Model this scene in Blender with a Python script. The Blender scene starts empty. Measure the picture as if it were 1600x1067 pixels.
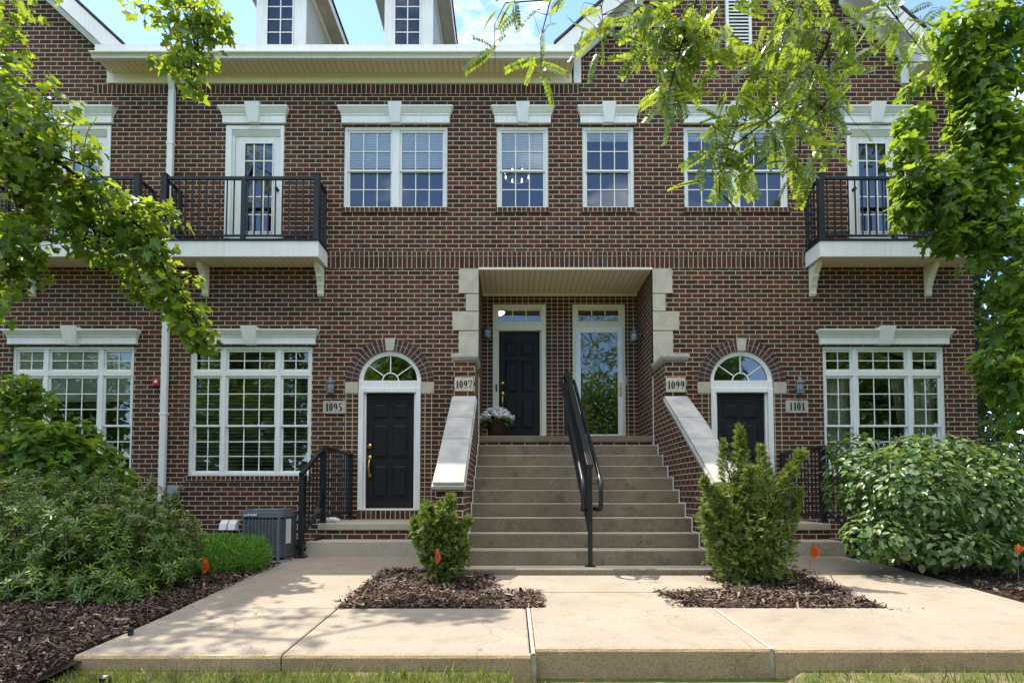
import bpy, math, random
import numpy as np
from mathutils import Vector, Matrix
random.seed(7)
RNG = np.random.default_rng(11)
R = math.radians
scene = bpy.context.scene
COL = scene.collection

# ------------------------------------------------------------------ camera
FPX = 943.0                    # focal length in pixels of a 1600 px wide picture
PITCH = R(2.57)
DIST, EYE = 10.2, 0.886        # camera to facade plane (Y = 0), eye height above stair base (z = 0)
cam_d = bpy.data.cameras.new('camera')
cam = bpy.data.objects.new('camera', cam_d)
COL.objects.link(cam)
cam.location = (0, -DIST, EYE)
cam.rotation_euler = (R(90) + PITCH, 0, 0)
cam_d.sensor_width = 36.0
cam_d.lens = 36.0 * FPX / 1600.0
cam_d.shift_y = (728 - 533.5) / 1600.0
cam_d.clip_end = 2000
cam_d.clip_start = 0.05
scene.camera = cam

# ------------------------------------------------------------------ light
SUNV = Vector((0.50, -0.31, -1.0)).normalized()      # direction the light travels
TO_SUN = -SUNV
SUN_EL = math.asin(TO_SUN.z)
SUN_ROT = math.atan2(TO_SUN.x, TO_SUN.y)
world = bpy.data.worlds.new("World")
scene.world = world
world.use_nodes = True
wn, wl = world.node_tree.nodes, world.node_tree.links
wn.clear()
w_out = wn.new('ShaderNodeOutputWorld')
w_bg = wn.new('ShaderNodeBackground')
w_sky = wn.new('ShaderNodeTexSky')
w_sky.sky_type = 'NISHITA'
w_sky.sun_disc = False
w_sky.sun_elevation = SUN_EL
w_sky.sun_rotation = SUN_ROT
w_sky.air_density = 0.9
w_sky.dust_density = 0.1
w_sky.ozone_density = 3.0
w_bg.inputs['Strength'].default_value = 0.15
# thin summer clouds mixed into the sky, plus an unseen bank added as fill
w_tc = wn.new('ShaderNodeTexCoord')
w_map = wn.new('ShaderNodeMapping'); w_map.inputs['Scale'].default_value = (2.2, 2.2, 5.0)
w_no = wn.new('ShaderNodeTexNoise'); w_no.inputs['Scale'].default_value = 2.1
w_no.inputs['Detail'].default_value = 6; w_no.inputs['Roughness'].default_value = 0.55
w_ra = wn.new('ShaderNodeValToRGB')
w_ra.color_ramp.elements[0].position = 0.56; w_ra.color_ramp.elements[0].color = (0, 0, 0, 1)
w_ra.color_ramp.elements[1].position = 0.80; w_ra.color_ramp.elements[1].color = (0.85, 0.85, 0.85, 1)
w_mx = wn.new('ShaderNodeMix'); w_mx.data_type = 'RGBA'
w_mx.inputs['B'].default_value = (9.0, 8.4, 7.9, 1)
wl.new(w_tc.outputs['Generated'], w_map.inputs['Vector'])
wl.new(w_map.outputs['Vector'], w_no.inputs['Vector'])
w_sep = wn.new('ShaderNodeSeparateXYZ'); wl.new(w_tc.outputs['Generated'], w_sep.inputs[0])
def w_range(sock, a, b):
    n = wn.new('ShaderNodeMapRange'); n.interpolation_type = 'SMOOTHSTEP'
    n.inputs['From Min'].default_value = a; n.inputs['From Max'].default_value = b
    wl.new(sock, n.inputs['Value']); return n.outputs['Result']
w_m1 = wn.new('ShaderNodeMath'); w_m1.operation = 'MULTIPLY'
wl.new(w_range(w_sep.outputs[2], 0.60, 0.76), w_m1.inputs[0]); wl.new(w_range(w_sep.outputs[1], 0.25, -0.25), w_m1.inputs[1])  # mask of the added cloud bank, lifts the light on the shaded facade
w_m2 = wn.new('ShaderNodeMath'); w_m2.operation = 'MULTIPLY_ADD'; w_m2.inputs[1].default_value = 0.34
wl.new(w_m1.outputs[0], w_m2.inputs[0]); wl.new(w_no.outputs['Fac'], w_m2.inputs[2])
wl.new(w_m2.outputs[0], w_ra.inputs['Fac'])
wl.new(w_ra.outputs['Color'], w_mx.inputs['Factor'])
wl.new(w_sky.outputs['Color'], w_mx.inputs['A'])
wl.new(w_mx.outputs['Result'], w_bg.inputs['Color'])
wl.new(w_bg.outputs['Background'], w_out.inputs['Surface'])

sun_d = bpy.data.lights.new('sun', 'SUN')
sun_d.energy = 3.0
sun_d.angle = R(0.53)
sun_d.color = (1.0, 0.93, 0.81)
sun = bpy.data.objects.new('sun', sun_d)
COL.objects.link(sun)
sun.rotation_euler = SUNV.to_track_quat('-Z', 'Y').to_euler()

scene.view_settings.view_transform = 'Standard'
scene.view_settings.look = 'None'
scene.view_settings.exposure = 1.52
scene.view_settings.gamma = 1
scene.cycles.max_bounces = 8
scene.cycles.transparent_max_bounces = 12
scene.cycles.use_denoising = True

# ------------------------------------------------------------------ picture -> world helpers
FWD = Vector((0, math.cos(PITCH), math.sin(PITCH)))
UP = Vector((0, -math.sin(PITCH), math.cos(PITCH)))
CAM = Vector((0, -DIST, EYE))
def ray(px, py):
    return Vector((1, 0, 0)) * ((px - 800) / FPX) + UP * (-(py - 728) / FPX) + FWD
def P(px, py, Y=0.0):
    """point of the vertical plane y = Y seen at this pixel of the survey picture"""
    d = ray(px, py)
    return CAM + d * ((Y + DIST) / d.y)
def X(px, py=500, Y=0.0): return P(px, py, Y).x
def Z(py, Y=0.0): return P(800, py, Y).z
GA, GB = 0.0833, 0.049          # the paving falls gently away from the house
def gz(y): return GA + GB * y
def G(px, py, dz=0.0):
    d = ray(px, py)
    t = (GA + dz + GB * CAM.y - CAM.z) / (d.z - GB * d.y)
    return CAM + d * t

# ------------------------------------------------------------------ mesh helpers
class MB:
    def __init__(self): self.v = []; self.f = []
    def add(self, vs, fs):
        n = len(self.v); self.v += [tuple(p) for p in vs]
        self.f += [tuple(i + n for i in f) for f in fs]; return self
    def box(self, x0, x1, y0, y1, z0, z1):
        if x0 > x1: x0, x1 = x1, x0
        if y0 > y1: y0, y1 = y1, y0
        if z0 > z1: z0, z1 = z1, z0
        vs = [(x0,y0,z0),(x1,y0,z0),(x1,y1,z0),(x0,y1,z0),(x0,y0,z1),(x1,y0,z1),(x1,y1,z1),(x0,y1,z1)]
        return self.add(vs, [(0,3,2,1),(4,5,6,7),(0,1,5,4),(1,2,6,5),(2,3,7,6),(3,0,4,7)])
    def quad(self, a, b, c, d): return self.add([a,b,c,d], [(0,1,2,3)])
    def frust(self, x0, x1, yb, z0, z1, e0, e1, p0, p1):
        """moulding layer on a wall at y = yb; grows by e sideways and projects by p, bottom to top"""
        vs = [(x0-e0,yb-p0,z0),(x1+e0,yb-p0,z0),(x1+e0,yb,z0),(x0-e0,yb,z0),
              (x0-e1,yb-p1,z1),(x1+e1,yb-p1,z1),(x1+e1,yb,z1),(x0-e1,yb,z1)]
        return self.add(vs, [(0,3,2,1),(4,5,6,7),(0,1,5,4),(1,2,6,5),(2,3,7,6),(3,0,4,7)])
    def prism_x(self, prof, x0, x1):
        """profile of (y, z) points extruded along x"""
        n = len(prof)
        vs = [(x0, y, z) for y, z in prof] + [(x1, y, z) for y, z in prof]
        fs = [tuple(range(n)), tuple(range(2*n-1, n-1, -1))]
        fs += [(i, i+n, (i+1) % n + n, (i+1) % n) for i in range(n)]
        return self.add(vs, fs)
    def prism_y(self, prof, y0, y1):
        """profile of (x, z) points extruded along y"""
        n = len(prof)
        vs = [(x, y0, z) for x, z in prof] + [(x, y1, z) for x, z in prof]
        fs = [tuple(range(n)), tuple(range(2*n-1, n-1, -1))]
        fs += [(i, i+n, (i+1) % n + n, (i+1) % n) for i in range(n)]
        return self.add(vs, fs)
    def tube(self, pts, r, n=6, cap=True):
        pts = [Vector(p) for p in pts]
        rs = r if hasattr(r, '__len__') else [r] * len(pts)
        rings = []; prev = None
        for i, p in enumerate(pts):
            a = pts[max(0, i-1)]; b = pts[min(len(pts)-1, i+1)]
            t = (b - a)
            t = t.normalized() if t.length > 1e-9 else Vector((0,0,1))
            if prev is None:
                u = t.orthogonal().normalized()
            else:
                u = (prev - t * prev.dot(t))
                u = u.normalized() if u.length > 1e-6 else t.orthogonal().normalized()
            prev = u; w = t.cross(u)
            rings.append([p + (u*math.cos(2*math.pi*k/n) + w*math.sin(2*math.pi*k/n)) * rs[i] for k in range(n)])
        vs = [q for rg in rings for q in rg]
        fs = []
        for i in range(len(pts)-1):
            for k in range(n):
                a, b = i*n+k, i*n+(k+1) % n
                fs.append((a, b, b+n, a+n))
        if cap:
            fs.append(tuple(range(n-1, -1, -1)))
            fs.append(tuple(range((len(pts)-1)*n, len(pts)*n)))
        return self.add(vs, fs)
    def bar(self, a, b, w, h=None):
        """square bar from a to b"""
        h = h or w; a, b = Vector(a), Vector(b)
        t = (b-a).normalized()
        s = t.cross(Vector((0,0,1)))
        s = s.normalized() if s.length > 1e-4 else Vector((1,0,0))
        u = s.cross(t)
        vs = [q + s*sx*w/2 + u*sz*h/2 for q in (a, b) for sx, sz in ((-1,-1),(1,-1),(1,1),(-1,1))]
        return self.add(vs, [(0,1,2,3),(7,6,5,4),(0,4,5,1),(1,5,6,2),(2,6,7,3),(3,7,4,0)])
    def lathe(self, c, prof, n=16):
        """(radius, z) profile turned about a vertical axis through c"""
        vs = [(c[0]+r*math.cos(2*math.pi*k/n), c[1]+r*math.sin(2*math.pi*k/n), c[2]+z) for r, z in prof for k in range(n)]
        fs = [(i*n+k, i*n+(k+1) % n, (i+1)*n+(k+1) % n, (i+1)*n+k) for i in range(len(prof)-1) for k in range(n)]
        fs += [tuple(range(n-1,-1,-1)), tuple(range((len(prof)-1)*n, len(prof)*n))]
        return self.add(vs, fs)
    def obj(self, name, m, parent=None, smooth=False, bevel=0, seg=2):
        me = bpy.data.meshes.new(name)
        me.from_pydata(self.v, [], self.f); me.update()
        import bmesh
        bm = bmesh.new(); bm.from_mesh(me)
        bmesh.ops.recalc_face_normals(bm, faces=bm.faces)
        if m.name.endswith('glass'):
            bm.normal_update()
            for f in bm.faces:
                if f.normal.y > 0.3: f.normal_flip()
        bm.to_mesh(me); bm.free()
        return link(name, me, m, parent, smooth, bevel, seg)

def link(name, me, m, parent=None, smooth=False, bevel=0, seg=2):
    me.materials.append(m)
    if smooth: me.polygons.foreach_set('use_smooth', [True]*len(me.polygons))
    o = bpy.data.objects.new(name, me); COL.objects.link(o)
    if parent is not None:
        o.parent = parent
        o.matrix_parent_inverse = parent_inv(parent)
    if bevel:
        b = o.modifiers.new('bevel', 'BEVEL'); b.width = bevel; b.segments = seg
        b.limit_method = 'ANGLE'; b.angle_limit = R(35)
    return o
def parent_inv(p):
    m = Matrix.Translation(p.location) if p.parent is None else Matrix.Identity(4)
    return m.inverted()
def thing(name, label, cat, loc=(0,0,0), group=None):
    o = bpy.data.objects.new(name, None); COL.objects.link(o)
    o.location = loc; o.empty_display_size = 0.2
    return tag(o, label, cat, group)
def tag(o, label=None, cat=None, group=None, kind=None):
    if label: o['label'] = label
    if cat: o['category'] = cat
    if group: o['group'] = group
    if kind: o['kind'] = kind
    return o

def np_mesh(name, V, F):
    """V (n,3) floats, F (m,k) ints: fast mesh of equal sized faces"""
    me = bpy.data.meshes.new(name)
    V = np.ascontiguousarray(V, dtype=np.float32); F = np.ascontiguousarray(F, dtype=np.int32)
    me.vertices.add(len(V)); me.vertices.foreach_set('co', V.ravel())
    me.loops.add(F.size); me.loops.foreach_set('vertex_index', F.ravel())
    me.polygons.add(len(F))
    me.polygons.foreach_set('loop_start', np.arange(0, F.size, F.shape[1], dtype=np.int32))
    me.polygons.foreach_set('loop_total', np.full(len(F), F.shape[1], dtype=np.int32))
    me.update(calc_edges=True); me.validate()
    return me
def norm(a):
    return a / np.maximum(np.linalg.norm(a, axis=-1, keepdims=True), 1e-9)
def scatter(tv, tf, pos, nrm, dirv, scl):
    """copies of a template (tv: k,3 with x = side, y = along, z = normal) at pos"""
    pos = np.asarray(pos); n = norm(np.asarray(nrm)); t = np.asarray(dirv)
    t = norm(t - n * np.sum(t*n, axis=1, keepdims=True)); s = np.cross(t, n)
    scl = np.asarray(scl).reshape(-1, 1, 1)
    V = (tv[None,:,0:1]*s[:,None,:] + tv[None,:,1:2]*t[:,None,:] + tv[None,:,2:3]*n[:,None,:]) * scl + pos[:,None,:]
    k = len(tv)
    F = tf[None,:,:] + (np.arange(len(pos))*k)[:,None,None]
    return V.reshape(-1,3), F.reshape(-1, tf.shape[1])
def rvec(n): return RNG.normal(size=(n,3))

# ------------------------------------------------------------------ materials
MATS = {}
class NT:
    def __init__(self, name):
        self.m = bpy.data.materials.new(name); self.m.use_nodes = True
        self.n = self.m.node_tree.nodes; self.l = self.m.node_tree.links; self.n.clear()
        self.out = self.n.new('ShaderNodeOutputMaterial'); MATS[name] = self.m
    def node(self, t, **kw):
        n = self.n.new('ShaderNode' + t)
        for k, v in kw.items():
            if k in n.inputs: 
                if hasattr(v, 'is_linked') or isinstance(v, bpy.types.NodeSocket): self.l.new(v, n.inputs[k])
                else: n.inputs[k].default_value = v
            else: setattr(n, k, v)
        return n
    def math(self, op, a, b=None, c=None):
        n = self.n.new('ShaderNodeMath'); n.operation = op
        for i, v in enumerate((a, b, c)):
            if v is None: continue
            if isinstance(v, bpy.types.NodeSocket): self.l.new(v, n.inputs[i])
            else: n.inputs[i].default_value = v
        return n.outputs[0]
    def mix(self, fac, a, b, blend='MIX'):
        n = self.n.new('ShaderNodeMix'); n.data_type = 'RGBA'; n.blend_type = blend
        for s, v in (('Factor', fac), ('A', a), ('B', b)):
            i = [q for q in n.inputs if q.name == s and (q.type == 'RGBA' or s == 'Factor') and q.enabled][0]
            if isinstance(v, bpy.types.NodeSocket): self.l.new(v, i)
            else: i.default_value = v if not isinstance(v, tuple) else (*v[:3], 1)
        return [o for o in n.outputs if o.type == 'RGBA'][0]
    def noise(self, scale, detail=4, rough=0.55, vec=None, dim=None):
        n = self.n.new('ShaderNodeTexNoise')
        n.inputs['Scale'].default_value = scale; n.inputs['Detail'].default_value = detail
        n.inputs['Roughness'].default_value = rough
        self.l.new(vec if vec is not None else self.pos(), n.inputs['Vector'])
        return n.outputs['Fac']
    def pos(self):
        if not hasattr(self, 'g'): self.g = self.n.new('ShaderNodeNewGeometry')
        return self.g.outputs['Position']
    def ramp(self, fac, stops):
        n = self.n.new('ShaderNodeValToRGB'); e = n.color_ramp.elements
        while len(e) < len(stops): e.new(0.5)
        for i, (p, c) in enumerate(stops):
            e[i].position = p; e[i].color = (*c, 1) if len(c) == 3 else c
        self.l.new(fac, n.inputs['Fac']); return n.outputs['Color']
    def bump(self, h, strength=0.4, dist=0.01):
        n = self.n.new('ShaderNodeBump'); n.inputs['Strength'].default_value = strength
        n.inputs['Distance'].default_value = dist; self.l.new(h, n.inputs['Height'])
        return n.outputs['Normal']
    def principled(self, col, rough=0.6, normal=None, spec=0.5, metal=0.0):
        p = self.n.new('ShaderNodeBsdfPrincipled')
        for k, v in (('Base Color', col), ('Roughness', rough), ('Normal', normal), ('Specular IOR Level', spec), ('Metallic', metal)):
            if v is None: continue
            if isinstance(v, bpy.types.NodeSocket): self.l.new(v, p.inputs[k])
            else: p.inputs[k].default_value = (*v[:3], 1) if isinstance(v, tuple) else v
        return p.outputs['BSDF']
    def done(self, sh): self.l.new(sh, self.out.inputs['Surface']); return self.m

BRICK_H, BRICK_W = 0.0788, 0.216
def brick_mat(name, bw, bh, offset, u0=0.0, v0=0.0):
    t = NT(name); g = t.n.new('ShaderNodeNewGeometry'); t.g = g
    s = t.node('SeparateXYZ'); t.l.new(g.outputs['Position'], s.inputs[0])
    sn = t.node('SeparateXYZ'); t.l.new(g.outputs['True Normal'], sn.inputs[0])
    side = t.math('GREATER_THAN', t.math('ABSOLUTE', sn.outputs[0]), 0.6)
    mu = t.node('Mix'); mu.data_type = 'FLOAT'
    t.l.new(side, mu.inputs[0]); t.l.new(s.outputs[0], mu.inputs[2]); t.l.new(s.outputs[1], mu.inputs[3])
    flat = t.math('GREATER_THAN', t.math('ABSOLUTE', sn.outputs[2]), 0.6)
    mv = t.node('Mix'); mv.data_type = 'FLOAT'
    t.l.new(flat, mv.inputs[0]); t.l.new(s.outputs[2], mv.inputs[2]); t.l.new(s.outputs[1], mv.inputs[3])
    # slightly uneven laying
    wob = t.noise(9.0, 2); wob2 = t.noise(13.0, 2, vec=g.outputs['Position'])
    u = t.math('ADD', t.math('ADD', mu.outputs[0], u0), t.math('MULTIPLY', t.math('SUBTRACT', wob, 0.5), 0.010))
    v = t.math('ADD', t.math('ADD', mv.outputs[0], v0), t.math('MULTIPLY', t.math('SUBTRACT', wob2, 0.5), 0.006))
    cb = t.node('CombineXYZ'); t.l.new(u, cb.inputs[0]); t.l.new(v, cb.inputs[1])
    b = t.n.new('ShaderNodeTexBrick'); b.offset = offset; b.squash = 1.0
    for k, val in (('Scale', 1.0), ('Mortar Size', 0.0056), ('Mortar Smooth', 0.08), ('Bias', 0.0), ('Brick Width', bw), ('Row Height', bh)):
        b.inputs[k].default_value = val
    b.inputs['Color1'].default_value = (0,0,0,1); b.inputs['Color2'].default_value = (1,1,1,1); b.inputs['Mortar'].default_value = (0.5,0.5,0.5,1)
    t.l.new(cb.outputs[0], b.inputs['Vector'])
    tint = t.node('SeparateColor'); t.l.new(b.outputs['Color'], tint.inputs[0])
    bc = t.ramp(tint.outputs[0], [(0.0,(0.032,0.018,0.012)),(0.16,(0.060,0.025,0.015)),(0.34,(0.118,0.038,0.021)),(0.5,(0.086,0.031,0.018)),
                                  (0.66,(0.050,0.029,0.021)),(0.76,(0.135,0.040,0.022)),(0.9,(0.044,0.021,0.013)),(0.97,(0.078,0.058,0.050))])
    sm = t.noise(38, 3); bc = t.mix(t.math('MULTIPLY', t.math('SUBTRACT', sm, 0.25), 0.55), bc, (0.030,0.018,0.018))
    big = t.ramp(t.noise(0.45, 4), [(0.35,(0,0,0)),(0.7,(1,1,1))]); bc = t.mix(t.math('MULTIPLY', big, 0.22), bc, (0.085,0.036,0.030))
    mp = t.node('Mapping'); mp.inputs['Scale'].default_value = (5, 5, 0.45); t.l.new(g.outputs['Position'], mp.inputs['Vector'])
    stk = t.ramp(t.noise(1.6, 5, vec=mp.outputs[0]), [(0.52,(0,0,0)),(0.78,(1,1,1))])
    mc = t.mix(t.noise(6.0, 3), (0.50,0.405,0.262), (0.64,0.53,0.355))
    col = t.mix(b.outputs['Fac'], bc, mc)
    col = t.mix(t.math('MULTIPLY', stk, 0.42), col, (0.050,0.036,0.030))
    pale = t.ramp(t.noise(2.3, 5, 0.65), [(0.60,(0,0,0)),(0.80,(1,1,1))]); col = t.mix(t.math('MULTIPLY', pale, 0.18), col, (0.34,0.27,0.22))
    hgt = t.math('ADD', t.math('SUBTRACT', 1.0, b.outputs['Fac']), t.math('MULTIPLY', t.noise(70, 3), 0.35))
    return t.done(t.principled(col, 0.85, t.bump(hgt, 0.55, 0.008), 0.25))
M_BRICK = brick_mat('brick_running_bond', BRICK_W, BRICK_H, 0.5, 0.05, 0.031)
def strip_brick(name, bw, bh, v0): return brick_mat(name, bw, bh, 0.0, 0.0, v0)
M_STACK = brick_mat('brick_header_stack', 0.112, BRICK_H, 0.0, 0.02, 0.031)

def plain(name, col, rough=0.6, var=0.12, scale=6.0, bump=0.15, spec=0.4, metal=0.0, bscale=60):
    t = NT(name); c2 = tuple(min(1, c*(1-var*2)) for c in col); c1 = tuple(min(1, c*(1+var)) for c in col)
    c = t.mix(t.ramp(t.noise(scale, 5), [(0.3,(0,0,0)),(0.7,(1,1,1))]), c2, c1)
    nb = t.bump(t.noise(bscale, 4), bump, 0.004) if bump else None
    return t.done(t.principled(c, rough, nb, spec, metal))
def paint_mat(name, col, rough=0.45):
    """painted trim with weathering streaks and a little dirt"""
    t = NT(name)
    mp = t.node('Mapping'); mp.inputs['Scale'].default_value = (9, 9, 0.9); t.l.new(t.pos(), mp.inputs['Vector'])
    st = t.ramp(t.noise(3.0, 4, vec=mp.outputs[0]), [(0.45,(0,0,0)),(0.8,(1,1,1))])
    sp = t.ramp(t.noise(1.7, 5), [(0.35,(0,0,0)),(0.75,(1,1,1))])
    c = t.mix(t.math('MULTIPLY', st, 0.34), col, tuple(v*0.62 for v in col))
    c = t.mix(t.math('MULTIPLY', sp, 0.26), c, tuple(v*f for v, f in zip(col, (0.78,0.76,0.66))))
    return t.done(t.principled(c, rough, t.bump(t.noise(25, 3), 0.05, 0.003), 0.4))
M_WHITE = paint_mat('white_trim_paint', (0.84,0.84,0.78))
M_CREAM = paint_mat('cream_trim_paint', (0.78,0.74,0.57))
M_GUTTER = paint_mat('gutter_enamel', (0.80,0.80,0.73), 0.35)
M_STONE = plain('limestone', (0.52,0.47,0.365), 0.8, 0.10, 5, 0.35, 0.2, bscale=90)
M_CAP = plain('pale_cast_stone', (0.42,0.405,0.36), 0.75, 0.14, 4, 0.4, 0.25, bscale=110)
M_BLACK = plain('black_railing_enamel', (0.010,0.011,0.013), 0.38, 0.2, 12, 0.05, 0.5)
M_DOOR = plain('charcoal_door_paint', (0.0115,0.011,0.0105), 0.55, 0.15, 4, 0.05, 0.25)
M_BRASS = plain('polished_brass', (0.62,0.42,0.12), 0.28, 0.1, 20, 0.0, 0.5, 1.0)
M_PEWTER = plain('pewter_lantern', (0.22,0.24,0.25), 0.4, 0.2, 25, 0.1, 0.5, 0.7)
M_NUM = plain('dark_numeral_paint', (0.025,0.024,0.022), 0.6, 0.1, 20, 0.0)
M_DARK = plain('dark_backing', (0.02,0.02,0.022), 0.8, 0.1, 5, 0.0)
M_ROOM = plain('interior_plaster', (0.33,0.30,0.26), 0.9, 0.05, 2, 0.0)
M_BLIND = plain('white_blind_slat', (0.93,0.93,0.91), 0.55, 0.03, 8, 0.0)
M_SHADE = plain('pale_roller_shade', (0.74,0.80,0.72), 0.8, 0.04, 4, 0.0)
M_CURT = plain('linen_curtain', (0.70,0.67,0.54), 0.9, 0.06, 5, 0.1)
M_RED = plain('red_alarm_enamel', (0.42,0.02,0.025), 0.35, 0.1, 10, 0.0)
M_GREY = plain('grey_steel_box', (0.30,0.33,0.36), 0.5, 0.1, 10, 0.05)
M_ACS = plain('grey_condenser_enamel', (0.115,0.132,0.14), 0.45, 0.12, 9, 0.05)
M_PVC = plain('white_pvc', (0.75,0.75,0.72), 0.4, 0.06, 9, 0.0)
M_CLAY = plain('brown_clay_pot', (0.055,0.028,0.018), 0.7, 0.2, 12, 0.1)
M_ROOF = plain('grey_shingle', (0.09,0.085,0.08), 0.9, 0.25, 14, 0.5, 0.2)
M_SOIL = plain('dark_soil', (0.028,0.020,0.015), 0.95, 0.3, 10, 0.6, 0.1, bscale=45)
M_BARK = plain('grey_brown_bark', (0.075,0.055,0.042), 0.9, 0.3, 14, 0.6, 0.2, bscale=55)
M_TWIG = plain('dark_twig', (0.045,0.032,0.024), 0.85, 0.25, 18, 0.3, 0.2)
M_GLOW = NT('lamp_glow'); 
_e = M_GLOW.node('Emission'); _e.inputs['Color'].default_value = (1,0.88,0.72,1); _e.inputs['Strength'].default_value = 2.2
M_GLOW = M_GLOW.done(_e.outputs[0])

def lined(name, col, axis, pitch, groove=0.07, rough=0.55, dark=0.45):
    """boards with grooves every pitch metres along one axis"""
    t = NT(name); s = t.node('SeparateXYZ'); t.l.new(t.pos(), s.inputs[0])
    fr = t.math('FRACT', t.math('DIVIDE', s.outputs[axis], pitch))
    ln = t.math('LESS_THAN', fr, groove)
    bo = t.math('FLOOR', t.math('DIVIDE', s.outputs[axis], pitch))
    wn_ = t.node('TexWhiteNoise'); wn_.noise_dimensions = '1D'; t.l.new(bo, wn_.inputs['W'])
    c = t.mix(t.math('MULTIPLY', wn_.outputs[0], 0.18), col, tuple(v*0.72 for v in col))
    c = t.mix(t.math('MULTIPLY', t.noise(2.5, 4), 0.2), c, tuple(v*0.7 for v in col))
    c = t.mix(ln, c, tuple(v*dark for v in col))
    return t.done(t.principled(c, rough, t.bump(t.math('SUBTRACT', 1.0, ln), 0.6, 0.008), 0.35))
M_SOFFIT = lined('vented_soffit_boards', (0.86,0.74,0.55), 0, 0.10, 0.10, 0.55, 0.48)
M_SIDING = lined('lap_siding', (0.55,0.54,0.47), 2, 0.115, 0.14, 0.6, 0.35)

def concrete(name, base, dark, speck=0.5, bump=0.25, stain=0.35):
    t = NT(name)
    c = t.mix(t.ramp(t.noise(1.3, 6, 0.6), [(0.3,(0,0,0)),(0.72,(1,1,1))]), base, dark)
    fine = t.ramp(t.noise(130, 2, 0.6), [(0.36,(0,0,0)),(0.50,(1,1,1))])
    c = t.mix(t.math('MULTIPLY', t.math('SUBTRACT', 1.0, fine), speck), c, tuple(v*0.42 for v in dark))
    mid = t.ramp(t.noise(48, 3, 0.7), [(0.38,(0,0,0)),(0.56,(1,1,1))]); c = t.mix(t.math('MULTIPLY', t.math('SUBTRACT', 1.0, mid), speck*.55), c, tuple(v*0.6 for v in dark))
    lite = t.ramp(t.noise(170, 2, 0.6), [(0.58,(0,0,0)),(0.68,(1,1,1))])
    c = t.mix(t.math('MULTIPLY', lite, speck*0.6), c, tuple(min(0.8, v*1.35) for v in base))
    vo = t.node('TexVoronoi'); vo.feature = 'DISTANCE_TO_EDGE'; vo.inputs['Scale'].default_value = 0.42
    wv = t.node('Mapping'); t.l.new(t.pos(), wv.inputs['Vector'])
    nz = t.n.new('ShaderNodeTexNoise'); nz.inputs['Scale'].default_value = 2.2; nz.inputs['Detail'].default_value = 5; t.l.new(t.pos(), nz.inputs['Vector'])
    ad = t.node('VectorMath'); ad.operation = 'MULTIPLY_ADD'; t.l.new(nz.outputs['Color'], ad.inputs[0]); ad.inputs[1].default_value = (.9,.9,.9); t.l.new(t.pos(), ad.inputs[2])
    t.l.new(ad.outputs[0], vo.inputs['Vector'])
    crk = t.math('MULTIPLY', t.math('LESS_THAN', vo.outputs['Distance'], 0.0022), t.math('GREATER_THAN', t.noise(0.9, 2), 0.50))
    c = t.mix(t.math('MULTIPLY', crk, 0.55), c, tuple(v*0.35 for v in dark))
    br = t.node('Mapping'); br.inputs['Scale'].default_value = (6, 160, 6); t.l.new(t.pos(), br.inputs['Vector'])
    brn = t.noise(1.0, 2, vec=br.outputs[0]); c = t.mix(t.math('MULTIPLY', brn, 0.22), c, tuple(v*0.72 for v in dark))
    bl = t.ramp(t.noise(4.5, 5, 0.65), [(0.52,(0,0,0)),(0.74,(1,1,1))])
    c = t.mix(t.math('MULTIPLY', bl, stain), c, tuple(v*0.6 for v in dark))
    return t.done(t.principled(c, 0.88, t.bump(t.noise(150, 3), bump, 0.004), 0.2))
M_WALK = concrete('broom_finished_concrete', (0.375,0.320,0.248), (0.295,0.248,0.190), 0.50, 0.45, 0.50)
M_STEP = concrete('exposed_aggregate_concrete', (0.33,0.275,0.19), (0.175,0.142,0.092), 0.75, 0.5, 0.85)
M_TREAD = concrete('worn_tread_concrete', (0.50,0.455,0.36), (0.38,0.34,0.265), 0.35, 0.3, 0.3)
M_CURB = concrete('weathered_curb_concrete', (0.52,0.39,0.225), (0.30,0.225,0.125), 0.7, 0.5, 0.6)
M_JOINT = plain('pale_joint_sealant', (0.40,0.345,0.275), 0.8, 0.2, 8, 0.2)
M_CRACK = plain('dark_joint', (0.09,0.07,0.05), 0.95, 0.2, 8, 0.0)

def glass_mat(name, tint, ior):
    t = NT(name)
    f = t.node('Fresnel'); f.inputs['IOR'].default_value = ior
    wob = t.bump(t.noise(0.9, 2), 0.06, 0.05)
    t.l.new(wob, f.inputs['Normal'])
    tr = t.node('BsdfTransparent'); tr.inputs['Color'].default_value = (*tint, 1)
    gl = t.node('BsdfGlossy'); gl.inputs['Roughness'].default_value = 0.015; gl.inputs['Color'].default_value = (0.93,0.96,1.0,1)
    t.l.new(wob, gl.inputs['Normal'])
    mx = t.node('MixShader'); t.l.new(f.outputs[0], mx.inputs[0]); t.l.new(tr.outputs[0], mx.inputs[1]); t.l.new(gl.outputs[0], mx.inputs[2])
    return t.done(mx.outputs[0])
M_SEAL = plain('white_sealant', (0.74,0.74,0.70), 0.7, 0.08, 12, 0.0)
M_GLASS = glass_mat('window_glass', (0.96,0.97,0.97), 2.15)

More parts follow.
